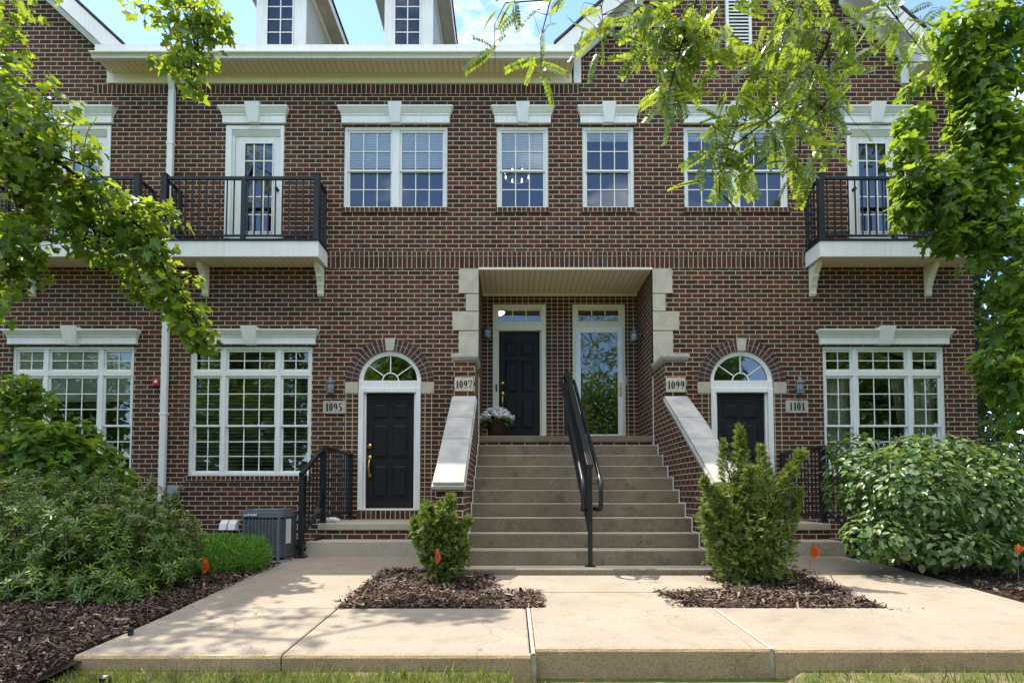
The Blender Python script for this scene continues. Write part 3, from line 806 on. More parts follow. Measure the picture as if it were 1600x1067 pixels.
def balcony_door(r, flip):
    x0, x1, z0, z1 = r
    f, g, p = MB(), MB(), MB()
    f.box(x0, x0+.10, -.02, .15, z0, z1); f.box(x1-.06, x1, -.02, .15, z0, z1)
    f.box(x0+.10, x1-.06, -.018, .15, z1-.07, z1)
    f.frust(x0+.10, x1-.06, .10, z1-.16, z1-.07, 0, 0, .04, .11)
    f.box(x0+.10, x0+.135, .03, .149, z0, z1-.16); f.box(x0+.10, x1-.06, .0, .15, z0, z0+.03)
    if flip:
        f.v = [(x0+x1-x, y, z) for x, y, z in f.v]
    fr = f.obj('door_frame', M_WHITE, house, bevel=.005, seg=1)
    a, b = (x0+.14, x1-.062) if not flip else (x0+.062, x1-.14)
    d = MB(); c, e = z0+.032, z1-.165
    gx0, gx1, gz0, gz1 = a+.155, b-.155, c+.10, e-.10
    gx0, gx1 = a+.15, b-.14
    d.box(a, gx0, .06, .105, c, e); d.box(gx1, b, .06, .105, c, e); d.box(gx0, gx1, .0605, .1045, gz1, e); d.box(gx0, gx1, .0605, .1045, c, gz0)
    for s in ((gx0,gx0+.02,gz0,gz1),(gx1-.02,gx1,gz0,gz1),(gx0+.02,gx1-.02,gz1-.02,gz1),(gx0+.02,gx1-.02,gz0,gz0+.02)):
        d.box(s[0],s[1],.048,.0595,s[2],s[3])
    do = d.obj('balcony_door', M_WHITE, house, bevel=.004, seg=1)
    grille(g, gx0, gx1, gz0, gz1, 3, 5, .075, .022); g.obj('grille', M_WHITE, do)
    p.quad((gx0,.08,gz0),(gx1,.08,gz0),(gx1,.08,gz1),(gx0,.08,gz1)); p.obj('pane', M_GLASS, do)
    k = MB(); kx = b-.06 if not flip else a+.06
    k.lathe((0,0,0), [(.028,0),(.028,.008),(.012,.02),(.012,.04),(.03,.052),(.03,.075),(.015,.085)], 12)
    k.v = [(kx+x, .06-z, z0+.88+y) for x, y, z in k.v]
    k.obj('knob', M_BLACK, do, smooth=True)
    if not flip and x0 < -6.5:
        q = MB(); q.box(gx0+.005, gx1-.005, .13, .14, gz0, gz1); q.obj('blind', M_BLIND, do)
    window_head(x0-.05, x1+.03, Z(192,-.055), Z(163.5,-.135), fr, kw=.26)
balcony_door(BD[0], False); balcony_door(BD[1], True); balcony_door(BD[2], False)

# ------------------------------------------------------------------ balconies
BPROJ = 0.50
BZ0, BZ1 = Z(401, -BPROJ), Z(376.5, -BPROJ)
bw0 = (X(249,390,-BPROJ), X(497.3,390,-BPROJ))
def balcony(x0, x1, flip):
    def fx(x): return x if not flip else x0+x1-x
    d = MB(); y = -BPROJ
    d.box(x0, x1, y, y+.03, BZ0, BZ1); d.box(x0, x0+.03, y+.03, -.001, BZ0, BZ1); d.box(x1-.03, x1, y+.03, -.001, BZ0, BZ1)
    b = d.obj('balcony', M_WHITE, house, bevel=.004, seg=1)
    s = MB(); s.box(x0+.032, x1-.032, y+.032, -.002, BZ0+.012, BZ0+.03); s.obj('soffit', M_SOFFIT, b)
    s = MB(); s.box(x0-.02, x1+.02, y-.02, -.002, BZ1+.001, BZ1+.028); s.obj('deck', M_DARK, b, bevel=.004)
    zt = Z(277, -BPROJ); zl = Z(367, -BPROJ); yp = y+.035; zb = BZ1+.03
    r = MB()
    xa, xb = x0+.07, x1-.03
    if flip: xa, xb = x0+.03, x1-.07
    xa, xb = x0+.045, x1-.045
    for x in (xa, xb):
        r.box(x-.045, x+.045, yp-.045, yp+.045, zb, zt+.055); r.box(x-.05, x+.05, yp-.05, yp+.05, zt+.055, zt+.07)
        r.box(x-.025, x+.025, -.05, -.002, zb, zt)
        r.box(x-.022, x+.022, yp+.046, -.051, zt-.03, zt+.02); r.box(x-.015, x+.015, yp+.046, -.051, zl-.015, zl+.015)
    r.box(xa+.046, xb-.046, yp-.024, yp+.024, zt-.03, zt+.022); r.box(xa+.046, xb-.046, yp-.016, yp+.016, zl-.018, zl+.016)
    xm = fx(X(379,330,-BPROJ) - bw0[0] + x0)
    r.box(xm-.035, xm+.035, yp-.035, yp+.035, zb, zt-.032)
    r.obj('railing', M_BLACK, b, bevel=.004, seg=1)
    n = 21; proto = None
    for i in range(1, n+1):
        x = xa + (xb-xa)*i/(n+1)
        if abs(x-xm) < .05: continue
        if proto is None:
            q = MB(); q.box(x-.009, x+.009, yp-.009, yp+.009, zl+.017, zt-.031); proto = q.obj('baluster', M_BLACK, b); px_ = x
        else:
            c = proto.copy(); COL.objects.link(c); c.parent = b; c.location.x = x-px_
    for xs in (xa, xb):
        for i in range(1, 4):
            c = proto.copy(); COL.objects.link(c); c.parent = b; c.location = (xs-px_, .43*i/4, 0)
    for px_w in (-.105, 2.09 if False else None):
        pass
    for bx in (fx(x1 - .10) , fx(x0 + .53)):
        k = MB(); prof = []
        h = Z(412) - Z(458); z1_ = BZ0+.012
        # scrolled bracket profile: (distance from wall, height)
        pts = [(0,0),(.36,0),(.37,.05),(.33,.085),(.31,.11),(.26,.14),(.205,.20),(.215,.24),(.175,.27),
               (.125,.34),(.13,.38),(.095,.42),(.075,.50),(.085,.545),(.05,.585),(0,.59)]
        pts = [(a*.80, z1_-z*.88) for a, z in pts]
        k.prism_x([(-a, z) for a, z in pts], bx-.036, bx+.036)
        k.prism_x([(-a*.93-.006, z-.004) for a, z in pts[2:-1]] + [(-.01, z1_-.51), (-.01, z1_-.02)], bx-.050, bx-.037)
        k.prism_x([(-a*.93-.006, z-.004) for a, z in pts[2:-1]] + [(-.01, z1_-.51), (-.01, z1_-.02)], bx+.037, bx+.050)
        k.obj('bracket', M_CREAM, b)
    return b
balcony(*bw0, False)
br0 = (X(1281.3,390,-BPROJ), X(1529.6,390,-BPROJ)); balcony(*br0, True)
balcony(bw0[0]-2.96, bw0[1]-2.96, False)

# ------------------------------------------------------------------ eaves, gutter, downspout
EY = -0.40
def eave(x0, x1):
    zf0, zf1 = Z(132), Z(116)
    m = MB(); m.box(x0, x1, -.035, .02, zf0, zf1); m.obj('frieze_board', M_CREAM, house, bevel=.004, seg=1)
    zs = zf1 - .002
    m = MB(); m.box(x0, x1, EY+.02, -.036, zs, zs+.012); m.obj('soffit', M_SOFFIT, house)
    m = MB(); zt = zs + .16
    m.box(x0, x1, EY-.01, EY+.019, zs-.02, zt+.06); m.obj('fascia', M_GUTTER, house)
    # K-style gutter profile
    g = MB(); y0 = EY-.012
    zg = Z(91, EY-.07); zg1 = Z(80, EY-.13)
    prof = [(y0,zg-.005),(y0-.065,zg-.005),(y0-.07,zg+.02),(y0-.10,zg+.05),(y0-.115,zg1-.03),(y0-.13,zg1-.02),(y0-.13,zg1),(y0-.11,zg1),(y0-.11,zg1-.02),(y0-.095,zg1-.03),(y0-.085,zg+.05),(y0-.055,zg+.02),(y0,zg+.02)]
    g.prism_x(prof, x0, x1); g.obj('gutter', M_GUTTER, house)
    return zs
zs = eave(X(148,100,EY), X(897,100,EY))
eave(X(1428,120), XR+.35)
# main roof, lower than the sight line over the gutter
ZR = Z(86, EY-.05)
SL = 0.58
_W = (gr[1]-gr[0])/2
rf = MB()
_cuts = [(XL, glx+_W+.25, .3), (glx+_W+.25, gcx-_W-.22, EY), (gcx-_W-.22, gcx+_W+.22, .3), (gcx+_W+.22, XR+.3, EY)]
for xa, xb, ys in _cuts:
    zs_ = ZR + SL*(ys-EY)
    rf.add([(xa,ys,zs_),(xb,ys,zs_),(xb,4.6,ZR+SL*5),(xa,4.6,ZR+SL*5),(xb,9.4,ZR),(xa,9.4,ZR),
            (xa,ys,zs_-.05),(xb,ys,zs_-.05),(xb,4.6,ZR+SL*5-.05),(xa,4.6,ZR+SL*5-.05),(xb,9.4,ZR-.05),(xa,9.4,ZR-.05)],
           [(0,1,2,3),(3,2,4,5),(6,9,8,7),(9,11,10,8),(0,6,7,1),(5,4,10,11),(1,7,8,2),(2,8,10,4),(0,3,9,6),(3,5,11,9)])
roof = rf.obj('roof', M_ROOF, house)
# gable roofs: two slabs with white rake boards, soffit and frieze
M_SOFFIT2 = plain('plain_soffit', (0.58,0.57,0.50), 0.6, 0.08, 5, 0.05)
YF = -0.37
_xo, _zo = X(867,70,YF), Z(70,YF); _xi, _zi = X(899,72,YF), Z(72,YF)
_fa, _fb = (X(896,82), Z(82)), (X(907.5,92), Z(92))
GX0 = gcx
def gable(cx):
    for s in (-1, 1):
        def mx(x): return cx + (x-GX0) if s < 0 else cx - (x-GX0)
        def up(x, z, xt): return z + GP*(xt-x)          # height of a rake line at the (left hand) position xt
        def poly(pts, y0, y1, name, mat, bev=.004):
            m = MB(); m.prism_y([(mx(a), b) for a, b in pts], y0, y1); return m.obj(name, mat, house, bevel=bev, seg=1)
        c = GX0
        poly([(_xo,_zo),(_xi,_zo),(c,up(_xi,_zo,c)),(c,up(_xo,_zo,c))], YF, YF+.03, 'rake_fascia', M_WHITE)
        poly([(_xo-.02,_zo+.004),(c,up(_xo-.02,_zo+.004,c)),(c,up(_xo-.02,_zo+.004,c)+.045),(_xo-.02,_zo+.049)], YF-.02, 6.0, 'gable_roof', M_ROOF)
        poly([(_xi,_zo+.012),(c,up(_xi,_zo+.012,c)),(c,up(_xi,_zo,c)+.035),(_xi-.02,_zo+.03)], YF+.031, -.036, 'rake_soffit', M_SOFFIT2)
        (ax_, az_), (bx_, bz_) = _fa, _fb
        poly([(_xo+.004,_zo+.001),(_xi+.02,_zo+.001),(_xi+.16,_zo+.13),(_xo+.15,_zo+.13)], YF+.031, -.037, 'rake_return', M_WHITE)
        poly([(ax_,az_),(bx_,bz_),(c,up(bx_,bz_,c)),(c,up(ax_,az_,c))], -.035, .02, 'rake_frieze', M_WHITE)
        poly([(ax_,Z(132)),(bx_,Z(132)),(bx_,bz_-.001),(ax_,az_-.001)], -.036, .02, 'frieze_return', M_WHITE)
gable(gcx); gable(glx)
m = MB(); m.box(X(1417,100), X(1443,100), -.36, -.04, Z(119), Z(84)); m.obj('rake_return', M_WHITE, house, bevel=.004, seg=1)
# louvred vent in the gable
lx0, lx1, lz0, lz1 = X(1133,40), X(1173,40), Z(81), Z(-20)
lv = MB()
lv.box(lx0, lx0+.05, -.05, .01, lz0, lz1); lv.box(lx1-.05, lx1, -.05, .01, lz0, lz1); lv.box(lx0+.05, lx1-.05, -.049, .01, lz0, lz0+.05); lv.box(lx0+.05, lx1-.05, -.049, .01, lz1-.05, lz1)
v = lv.obj('louvre_vent', M_WHITE, house, bevel=.004, seg=1)
q = MB(); n = 17
for i in range(n):
    z = lz0+.07+(lz1-lz0-.12)*i/n
    q.add([(lx0+.05,-.045,z),(lx1-.05,-.045,z),(lx1-.05,-.005,z+.055),(lx0+.05,-.005,z+.055),(lx0+.05,-.045,z+.012),(lx1-.05,-.045,z+.012),(lx1-.05,-.005,z+.067),(lx0+.05,-.005,z+.067)],
          [(0,1,2,3),(4,7,6,5),(0,4,5,1)])
q.obj('louvre', M_WHITE, v)
q = MB(); q.box(lx0+.05, lx1-.05, -.004, -.002, lz0+.05, lz1-.05); q.obj('backing', M_DARK, v)
key = 'vent_rowlock'; m = strip_brick(key, .0818, .0805, (-(lz0-.0805)) % .0805)
q = MB(); q.box(lx0-.02, lx1+.02, -.03, .02, lz0-.0805, lz0-.001); q.obj('sill', m, v)

# downspout
dx_t = X(272, 150); dx_b = dx_t
ds = MB(); w = .10
zt = Z(142)
ds.box(dx_t-w/2, dx_t+w/2, -.10, -.02, gz(0)-.02, zt)
e0 = Vector((X(262,106,EY+.05), EY+.07, zs-.0)); e1 = Vector((dx_t, -.06, zt-.03))
ds.bar(e0+Vector((0,0,.06)), e1, .095, .085)
ds_o = ds.obj('downspout', M_GUTTER, house, bevel=.012)
q = MB()
for z in (Z(230), Z(430), Z(649)): q.box(dx_t-w/2-.014, dx_t+w/2+.014, -.104, -.005, z, z+.035)
q.obj('strap', M_GUTTER, ds_o, bevel=.004)

# dormers
def dormer(px0, px1, wx0, wx1):
    Y0 = 1.9
    x0, x1 = X(px0,40,Y0), X(px1,40,Y0); zb = ZR+SL*(Y0-EY)-.15; zt = Z(-28, Y0)
    b = MB(); b.box(x0, x1, Y0, 6.5, zb, zt)
    d = b.obj('dormer', M_SIDING, house)
    f = MB(); wl_, wr = X(wx0,40,Y0), X(wx1,40,Y0); zw = zb+.12
    f.box(x0-.01, wl_, Y0-.03, Y0+.02, zb, zt); f.box(wr, x1+.01, Y0-.03, Y0+.02, zb, zt)
    f.box(wl_, wr, Y0-.029, Y0+.02, zt-.2, zt); f.box(wl_, wr, Y0-.029, Y0+.02, zb, zw)
    f.box(wl_, wl_+.03, Y0-.05, Y0-.0305, zw, zt-.2); f.box(wr-.03, wr, Y0-.05, Y0-.0305, zw, zt-.2)
    f.obj('face_board', M_WHITE, d, bevel=.004, seg=1)
    g = MB(); grille(g, wl_, wr, Z(91.5,Y0), Z(-28,Y0), 2, 6, Y0-.006, .022); g.obj('grille', M_WHITE, d)
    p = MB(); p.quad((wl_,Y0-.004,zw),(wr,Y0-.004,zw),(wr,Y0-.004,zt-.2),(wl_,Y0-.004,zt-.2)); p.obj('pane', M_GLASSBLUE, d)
    e = MB(); oh = .30
    e.box(x0-oh, x1+oh, Y0-.28, 6.5, zt, zt+.02); es = e.obj('eave_soffit', M_SOFFIT2, d)
    e = MB()
    e.box(x0-oh-.02, x0-oh, Y0-.3, 6.5, zt-.02, zt+.15); e.box(x1+oh, x1+oh+.02, Y0-.3, 6.5, zt-.02, zt+.15)
    e.box(x0-.025, x0-.001, Y0+.03, 6.5, zt-.14, zt-.001); e.box(x1+.001, x1+.025, Y0+.03, 6.5, zt-.14, zt-.001)
    e.obj('eave_fascia', M_WHITE, d)
    r = MB(); c = (x0+x1)/2
    r.prism_y([(x0-oh-.05,zt+.15),(c,zt+.75),(x1+oh+.05,zt+.15),(x1+oh+.05,zt+.19),(c,zt+.80),(x0-oh-.05,zt+.19)], Y0-.32, 6.6); r.obj('roof', M_ROOF, d)
    r = MB(); r.add([(x0-oh,Y0-.26,zt+.15),(x1+oh,Y0-.26,zt+.15),(c,Y0-.26,zt+.75)], [(0,1,2)]); r.obj('gable_front', M_WHITE, d)
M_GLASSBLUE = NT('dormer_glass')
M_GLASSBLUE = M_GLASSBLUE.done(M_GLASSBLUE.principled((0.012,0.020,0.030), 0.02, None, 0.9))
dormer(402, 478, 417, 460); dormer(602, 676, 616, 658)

# ------------------------------------------------------------------ entry stonework and stairs
sx = {'A': 31, 'B': 20, 'C': 41, 'D': 31}
rows = [('A', 420.5, 459.2, 31), ('B', 459.8, 487, 20), ('C', 487.5, 517, 41), ('D', 517.6, 566, 31)]
for side in (-1, 1):
    for _, ya, yb, wpx in rows:
        w_ = wpx/92.5; xi = REC[0] if side < 0 else REC[1]
        q = MB(); q.box(xi, xi + side*w_, -.03, .10, Z(yb)+.003, Z(ya)-.003)
        q.obj('quoin_stone', M_STONE, house, bevel=.006)
PY = -0.735
pier_z = Z(563.5, PY)
PW0, PW1 = -.918, REC[0]-.012
def cheek(side):
    fx = (lambda x: x) if side < 0 else (lambda x: REC[0]+REC[1]-x)
    a, b = fx(PW0), fx(PW1); a, b = min(a,b), max(a,b)
    sl = RISE/RUN; yb_, ytop = -2.98, PY
    zc_top = Z(617, PY) - .10; zc_bot = zc_top - sl*(ytop-yb_)
    w = MB()
    w.prism_x([(-.001,-.3),(yb_,-.3),(yb_,zc_bot),(ytop,zc_top),(ytop,pier_z),(-.001,pier_z)], a, b)
    wo = w.obj('stair_wall', M_BRICK, stairs)
    # sloping cap in four stones with a top moulding
    th = .085; nrm_ = Vector((0, -sl, 1)).normalized(); dr = Vector((0, -1, -sl)).normalized()
    p0 = Vector((0, ytop-.002, zc_top)); L = math.hypot(ytop-yb_+.07, sl*(ytop-yb_+.07))
    cuts = [0, L*.30, L*.56, L*1.0]
    for i in range(3):
        m = MB(); s0, s1 = cuts[i]+(.004 if i else 0), cuts[i+1]-.004
        for (e, h0, h1) in ((.035, 0, .05), (.018, .0505, .095)):
            q0, q1 = p0+dr*s0, p0+dr*(s1-(.02 if i == 2 and h0 else 0))
            vs = []
            for x in (a-e, b+e):
                for q, h in ((q0,h0),(q1,h0),(q1,h1),(q0,h1)):
                    pnt = q + nrm_*h
                    if i == 0 and q is q0: pnt.y = ytop-.002
                    vs.append((x, pnt.y, pnt.z))
            m.add(vs, [(0,1,2,3),(7,6,5,4),(0,4,5,1),(1,5,6,2),(2,6,7,3),(3,7,4,0)])
        m.obj('cap_stone', M_CAP, wo, bevel=.008)
    m = MB(); m.frust(a-.01, b+.01, .0, pier_z, pier_z+.045, .0, .035, -PY+.02, -PY+.055); m.box(a-.045, b+.045, PY-.055, -.0, pier_z+.045, pier_z+.10)
    m.obj('pier_cap', M_CAP, wo, bevel=.008)
stairs = thing('entry_stairs', 'wide concrete entry stairs of ten risers between two brick cheek walls', 'stairs', (XC, -1.4, 0))
for i in range(1, 10):
    y = -RUN*i; z = LAND - RISE*i
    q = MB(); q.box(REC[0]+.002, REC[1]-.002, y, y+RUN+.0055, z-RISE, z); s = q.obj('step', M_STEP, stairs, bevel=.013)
    q = MB(); q.box(REC[0]+.012, REC[1]-.012, y-.002, y+RUN-.002, z-.014, z+.0025); q.obj('tread_top', M_TREAD, s, bevel=.005)  # pale worn tread; its front lip also paints a highlight along the nosing
q = MB(); q.box(REC[0]+.002, REC[1]-.002, -.015, REC_D-.002, LAND-.105, LAND); q.obj('landing', M_STEP, stairs, bevel=.01)
key = 'landing_rowlock'; m = strip_brick(key, BRICK_W, .079, (-(LAND-.186)) % .079)
q = MB(); q.box(REC[0]+.002, REC[1]-.002, .012, .05, LAND-.188, LAND-.106); q.obj('riser_brick', m, stairs)
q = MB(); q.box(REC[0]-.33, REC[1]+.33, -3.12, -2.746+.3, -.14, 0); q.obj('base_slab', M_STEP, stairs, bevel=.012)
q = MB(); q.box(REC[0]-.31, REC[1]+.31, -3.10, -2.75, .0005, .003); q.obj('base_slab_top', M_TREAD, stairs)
# pale sealant line along both walls
for xs in ((REC[1]-.017, REC[1]-.001), (REC[0]+.001, REC[0]+.017)):
    q = MB()
    for i in range(0, 10):
        y = -RUN*i; z = LAND - RISE*i
        q.box(xs[0], xs[1], y-.006 if i else -.02, y+.003, z-RISE+.002, z+.012)
        q.box(xs[0], xs[1], y+.003, y+RUN-.006, z+.001, z+.012)
    q.box(xs[0], xs[1], -.004, .003, LAND+.012, LAND+1.0)
    q.obj('sealant', M_SEAL, stairs)
cheek(-1); cheek(1)
# porches
def porch(side):
    fx = (lambda x: x) if side < 0 else mir
    xa, xb = fx(-2.86), fx(PW0-.004); a, b = min(xa,xb), max(xa,xb)
    th = thing('entry_porch', 'low concrete porch with one step below door 1095' if side < 0 else 'low concrete porch with one step below door 1101, behind the tall juniper', 'porch', ((a+b)/2, -.8, 0))
    zp = AD_B-.155
    q = MB(); q.box(a, b, -1.30, -.001, zp-.10, zp); q.obj('porch_slab', M_TREAD, th, bevel=.012)
    m = MATS.get('porch_brick') or strip_brick('porch_brick', BRICK_W, .079, 0.0)
    q = MB(); q.box(a+.02, b-.001, -1.27, -.002, -.1, zp-.101); q.obj('porch_base', M_BRICK, th)
    q = MB(); q.box(a-.05, b-.002, -1.66, -1.272, -.1, zp-.235); q.obj('step', M_TREAD, th, bevel=.012)
    return th
porch(-1); porch(1)
PZ = AD_B-.155

# ------------------------------------------------------------------ small fixed things on the wall
DIG = {}
def numeral(ch, mb, x, z, h, y):
    """serif numerals as flat thick-and-thin shapes; returns advance"""
    def ring(cx, cz, rx, rz, t, th, a0=0, a1=360, n=28):
        k0 = 0
        for k in range(n):
            p = [R(a0+(a1-a0)*(k+j)/n) for j in (0,1)]
            o = [(cx+rx*math.cos(a), cz+rz*math.sin(a)) for a in p]; i = [(cx+(rx-t)*math.cos(a), cz+(rz-th)*math.sin(a)) for a in p]
            poly([o[0], o[1], i[1], i[0]])
    def poly(pts):
        n = len(pts)
        mb.add([(a,y,b) for a,b in pts]+[(a,y+.004,b) for a,b in pts], [tuple(range(n)), tuple(range(2*n-1,n-1,-1))]+[(i,(i+1)%n,(i+1)%n+n,i+n) for i in range(n)])
    w = h*.52; t = h*.20; th = h*.075
    if ch == '1':
        c = x+w*.5; poly([(c-t/2,z+th),(c+t/2,z+th),(c+t/2,z+h),(c-t/2,z+h*.93)]); poly([(c-w*.36,z),(c+w*.36,z),(c+w*.36,z+th),(c-w*.36,z+th)])
        poly([(c-w*.36,z+h*.86),(c-t/2,z+h*.88),(c-t/2,z+h*.93)]); return w*.92
    if ch == '0': ring(x+w*.5, z+h*.5, w*.47, h*.5, t, th)
    if ch == '9':
        ring(x+w*.48, z+h*.68, w*.45, h*.32, t*.95, th)
        poly([(x+w*.93,z+h*.68),(x+w*.93-t,z+h*.68),(x+w*.62,z+h*.22),(x+w*.14,z+h*.02),(x+w*.18,z-h*.02),(x+w*.66,z+h*.12),(x+w*.88,z+h*.4)])
    if ch == '5':
        poly([(x+w*.2,z+h*.86),(x+w*.86,z+h*.86),(x+w*.93,z+h),(x+w*.2,z+h)]); poly([(x+w*.2,z+h*.52),(x+w*.2+th,z+h*.52),(x+w*.2+th*1.2,z+h*.86),(x+w*.2,z+h*.86)])
        ring(x+w*.42, z+h*.30, w*.48, h*.31, t, th, -140, 125)
    if ch == '7':
        poly([(x+w*.06,z+h*.88),(x+w*.98,z+h*.88),(x+w*.98,z+h),(x+w*.06,z+h)]); poly([(x+w*.82,z+h*.88),(x+w*.97,z+h*.88),(x+w*.52,z),(x+w*.30,z)])
        poly([(x+w*.06,z+h*.72),(x+w*.06+th,z+h*.72),(x+w*.06+th*1.6,z+h*.88),(x+w*.06,z+h*.88)])
    return w*1.12
def plaque(text, px0, px1, py0, py1, Y, label, fs=.62, thick=.03):
    x0, x1, z0, z1 = X(px0,(py0+py1)/2,Y), X(px1,(py0+py1)/2,Y), Z(py1,Y), Z(py0,Y)
    t = thing('address_plaque', label, 'address sign', ((x0+x1)/2, Y, z0), 'stone address plaques')
    q = MB(); q.box(x0, x1, Y-thick, Y+.01, z0, z1); q.obj('plaque_stone', M_STONE, t, bevel=.012)
    h = (z1-z0)*fs; n = MB(); x = 0
    for ch in text: x += numeral(ch, n, x, z0+(z1-z0-h)/2, h, Y-thick-.002)
    off = (x0+x1)/2 - (min(v[0] for v in n.v)+max(v[0] for v in n.v))/2
    n.v = [(a+off, b, c) for a, b, c in n.v]; n.obj('numerals', M_NUM, t)
plaque('1095', 505, 540, 626.5, 646.5, 0, 'pale stone address plaque reading 1095')
plaque('1101', 1227, 1262, 625.5, 645.5, 0, 'pale stone address plaque reading 1101')
plaque('1097', 710.5, 740, 590, 611.5, PY, 'pale stone block reading 1097 on the left stair pier', .56, .022)
plaque('1099', 1040.5, 1071, 590.5, 613, PY, 'pale stone block reading 1099 on the right stair pier', .56, .022)

def lantern(px, py0, py1, Y, yaw, label):
    c = P(px, (py0+py1)/2, Y); h = abs(Z(py0,Y)-Z(py1,Y)); 
    t = thing('wall_lantern', label, 'lantern', (c.x, c.y, c.z), 'wall lanterns by the doors')
    dirn = Vector((math.sin(yaw), -math.cos(yaw), 0)); o = c + dirn*.12; z0 = c.z-h/2
    m = MB(); m.lathe((o.x,o.y,z0), [(.05,.0),(.075,.012),(.075,.03),(.05,.035)], 12)
    m.lathe((o.x,o.y,z0+h*.58), [(.055,.0),(.085,.01),(.082,.03),(.055,.06),(.035,.075),(.03,.10),(.012,.115),(.012,.135)], 12)
    for k in range(6):
        a = k*math.pi/3; p = Vector((o.x+.058*math.cos(a), o.y+.058*math.sin(a), 0))
        m.bar((p.x,p.y,z0+.03),(p.x,p.y,z0+h*.6), .008)
    m.obj('lantern_frame', M_PEWTER, t)
    g = MB(); g.lathe((o.x,o.y,z0+.035), [(.045,0),(.05,h*.3),(.045,h*.55)], 12); g.obj('lantern_glass', M_LGLASS, t, smooth=True)
    a = MB(); q = c + dirn*.004
    a.tube([q+Vector((0,0,.02)), q+dirn*.05+Vector((0,0,.06)), q+dirn*.11+Vector((0,0,.12)), o+Vector((0,0,h*.42))], .010, 6)
    a.lathe((0,0,0), [(.045,0),(.045,.012),(.02,.02)], 12)
    k = len(a.v)-36; perp = Vector((math.cos(yaw), math.sin(yaw), 0))
    for i in range(k, len(a.v)):
        x, y, z = a.v[i]; v = q + perp*x + Vector((0,0,1))*y*1.3 + dirn*z; a.v[i] = tuple(v)
    a.obj('lantern_arm', M_PEWTER, t, smooth=True)
M_LGLASS = plain('frosted_lantern_glass', (0.42,0.45,0.46), 0.25, 0.1, 8, 0.0, 0.6)
lantern(519.5, 590, 617, -.005, 0, 'pewter wall lantern right above the plaque reading 1095')
lantern(1244.5, 590, 617, -.005, 0, 'pewter wall lantern right above the plaque reading 1101')
lantern(762, 508, 532, REC_D-.05, 0, 'dim wall lantern in the recess left of the plain black door')
lantern(1001, 512, 534, .8, math.pi*1.5, 'wall lantern in the recess right of the glass storm door')

# fire alarm, meter box, dryer hood, chandelier, porch lamp
t = thing('fire_alarm', 'small red fire alarm horn with a white strobe on brick beside the downspout', 'fire alarm', tuple(P(247,597)))
x0, x1, z0, z1 = rect(241, 252.5, 591, 604)
q = MB(); q.box(x0, x1, -.06, -.001, z0, z1); q.obj('alarm_body', M_RED, t, bevel=.012)
q = MB(); q.box(x0+.04, x0+.09, -.075, -.061, z0+.05, z0+.10); q.obj('strobe', M_PVC, t, bevel=.008)
t = thing('electric_box', 'small grey electrical disconnect box low on brick right of the downspout', 'electric box', tuple(P(274,768)))
x0, x1, z0, z1 = rect(267, 281, 759, 779)
q = MB(); q.box(x0, x1, -.09, -.001, z0, z1); q.obj('box_body', M_GREY, t, bevel=.008)
q = MB(); q.box(x0-.008, x1+.008, -.105, -.0905, z0+.08, z1+.01); q.obj('box_cover', M_GREY, t, bevel=.006)
q = MB(); q.tube([((x0+x1)/2,-.04,z0),((x0+x1)/2,-.04,gz(0)-.05)], .014, 8); q.obj('conduit', M_GREY, t, smooth=True)
t = thing('dryer_vent', 'white double dryer vent hood on brick left of the air conditioner', 'vent', tuple(P(360,822)))
for xo in (348, 361.5):
    a, b, c, d = X(xo,820), X(xo+11.5,820), Z(829), Z(812)
    q = MB(); q.prism_x([(-.004,c),(-.15,c+.02),(-.12,c+.12),(-.05,d),(-.004,d)], a, b); q.obj('vent_hood', M_PVC, t, bevel=.006)
t = thing('drain_pipe', 'short white plastic pipe elbow resting on the porch below door 1095', 'pipe', (-2.5,-.3,PZ))
q = MB(); q.tube([(-2.90,-1.0,PZ+.03),(-2.78,-1.0,PZ+.045),(-2.70,-1.0,PZ+.045),(-2.65,-.98,PZ+.03),(-2.65,-.97,PZ+.002)], .035, 10); q.obj('pipe_body', M_PVC, t, smooth=True)
c = P(808, 277, 1.4)
t = thing('chandelier', 'black ring chandelier with lit bulbs hanging behind the single window with half-lowered blinds', 'chandelier', tuple(c))
q = MB(); rr = .25
q.tube([c+Vector((rr*math.cos(a),rr*math.sin(a),0)) for a in [2*math.pi*k/32 for k in range(33)]], .014, 6, cap=False)
q.tube([c+Vector((0,0,.05)), c+Vector((0,0,.75))], .010, 6)
for k in range(3):
    a = 2*math.pi*k/3; q.tube([c+Vector((rr*math.cos(a),rr*math.sin(a),0)), c+Vector((0,0,.30))], .006, 5)
q.obj('ring', M_PVC, t)
q = MB()
for k in range(8):
    a = 2*math.pi*(k+.5)/8; p = c+Vector((rr*math.cos(a),rr*math.sin(a),.012)); q.lathe(p, [(.012,0),(.016,.02),(.010,.07),(.003,.09)], 8)
q.obj('bulb', M_GLOW, t, smooth=True)
c = P(777, 488, REC_D+.9)
t = thing('ceiling_lamp', 'round lit ceiling lamp seen through the transom over the plain black door', 'lamp', tuple(c))
q = MB(); q.lathe((c.x,c.y,c.z), [(.02,-.06),(.10,-.05),(.15,-.02),(.16,0)], 20); q.obj('lamp_shade', M_GLOW, t, smooth=True)
q = MB(); q.lathe((c.x,c.y,c.z), [(.165,.0),(.165,.02),(.05,.03)], 20); q.obj('lamp_base', M_PEWTER, t)

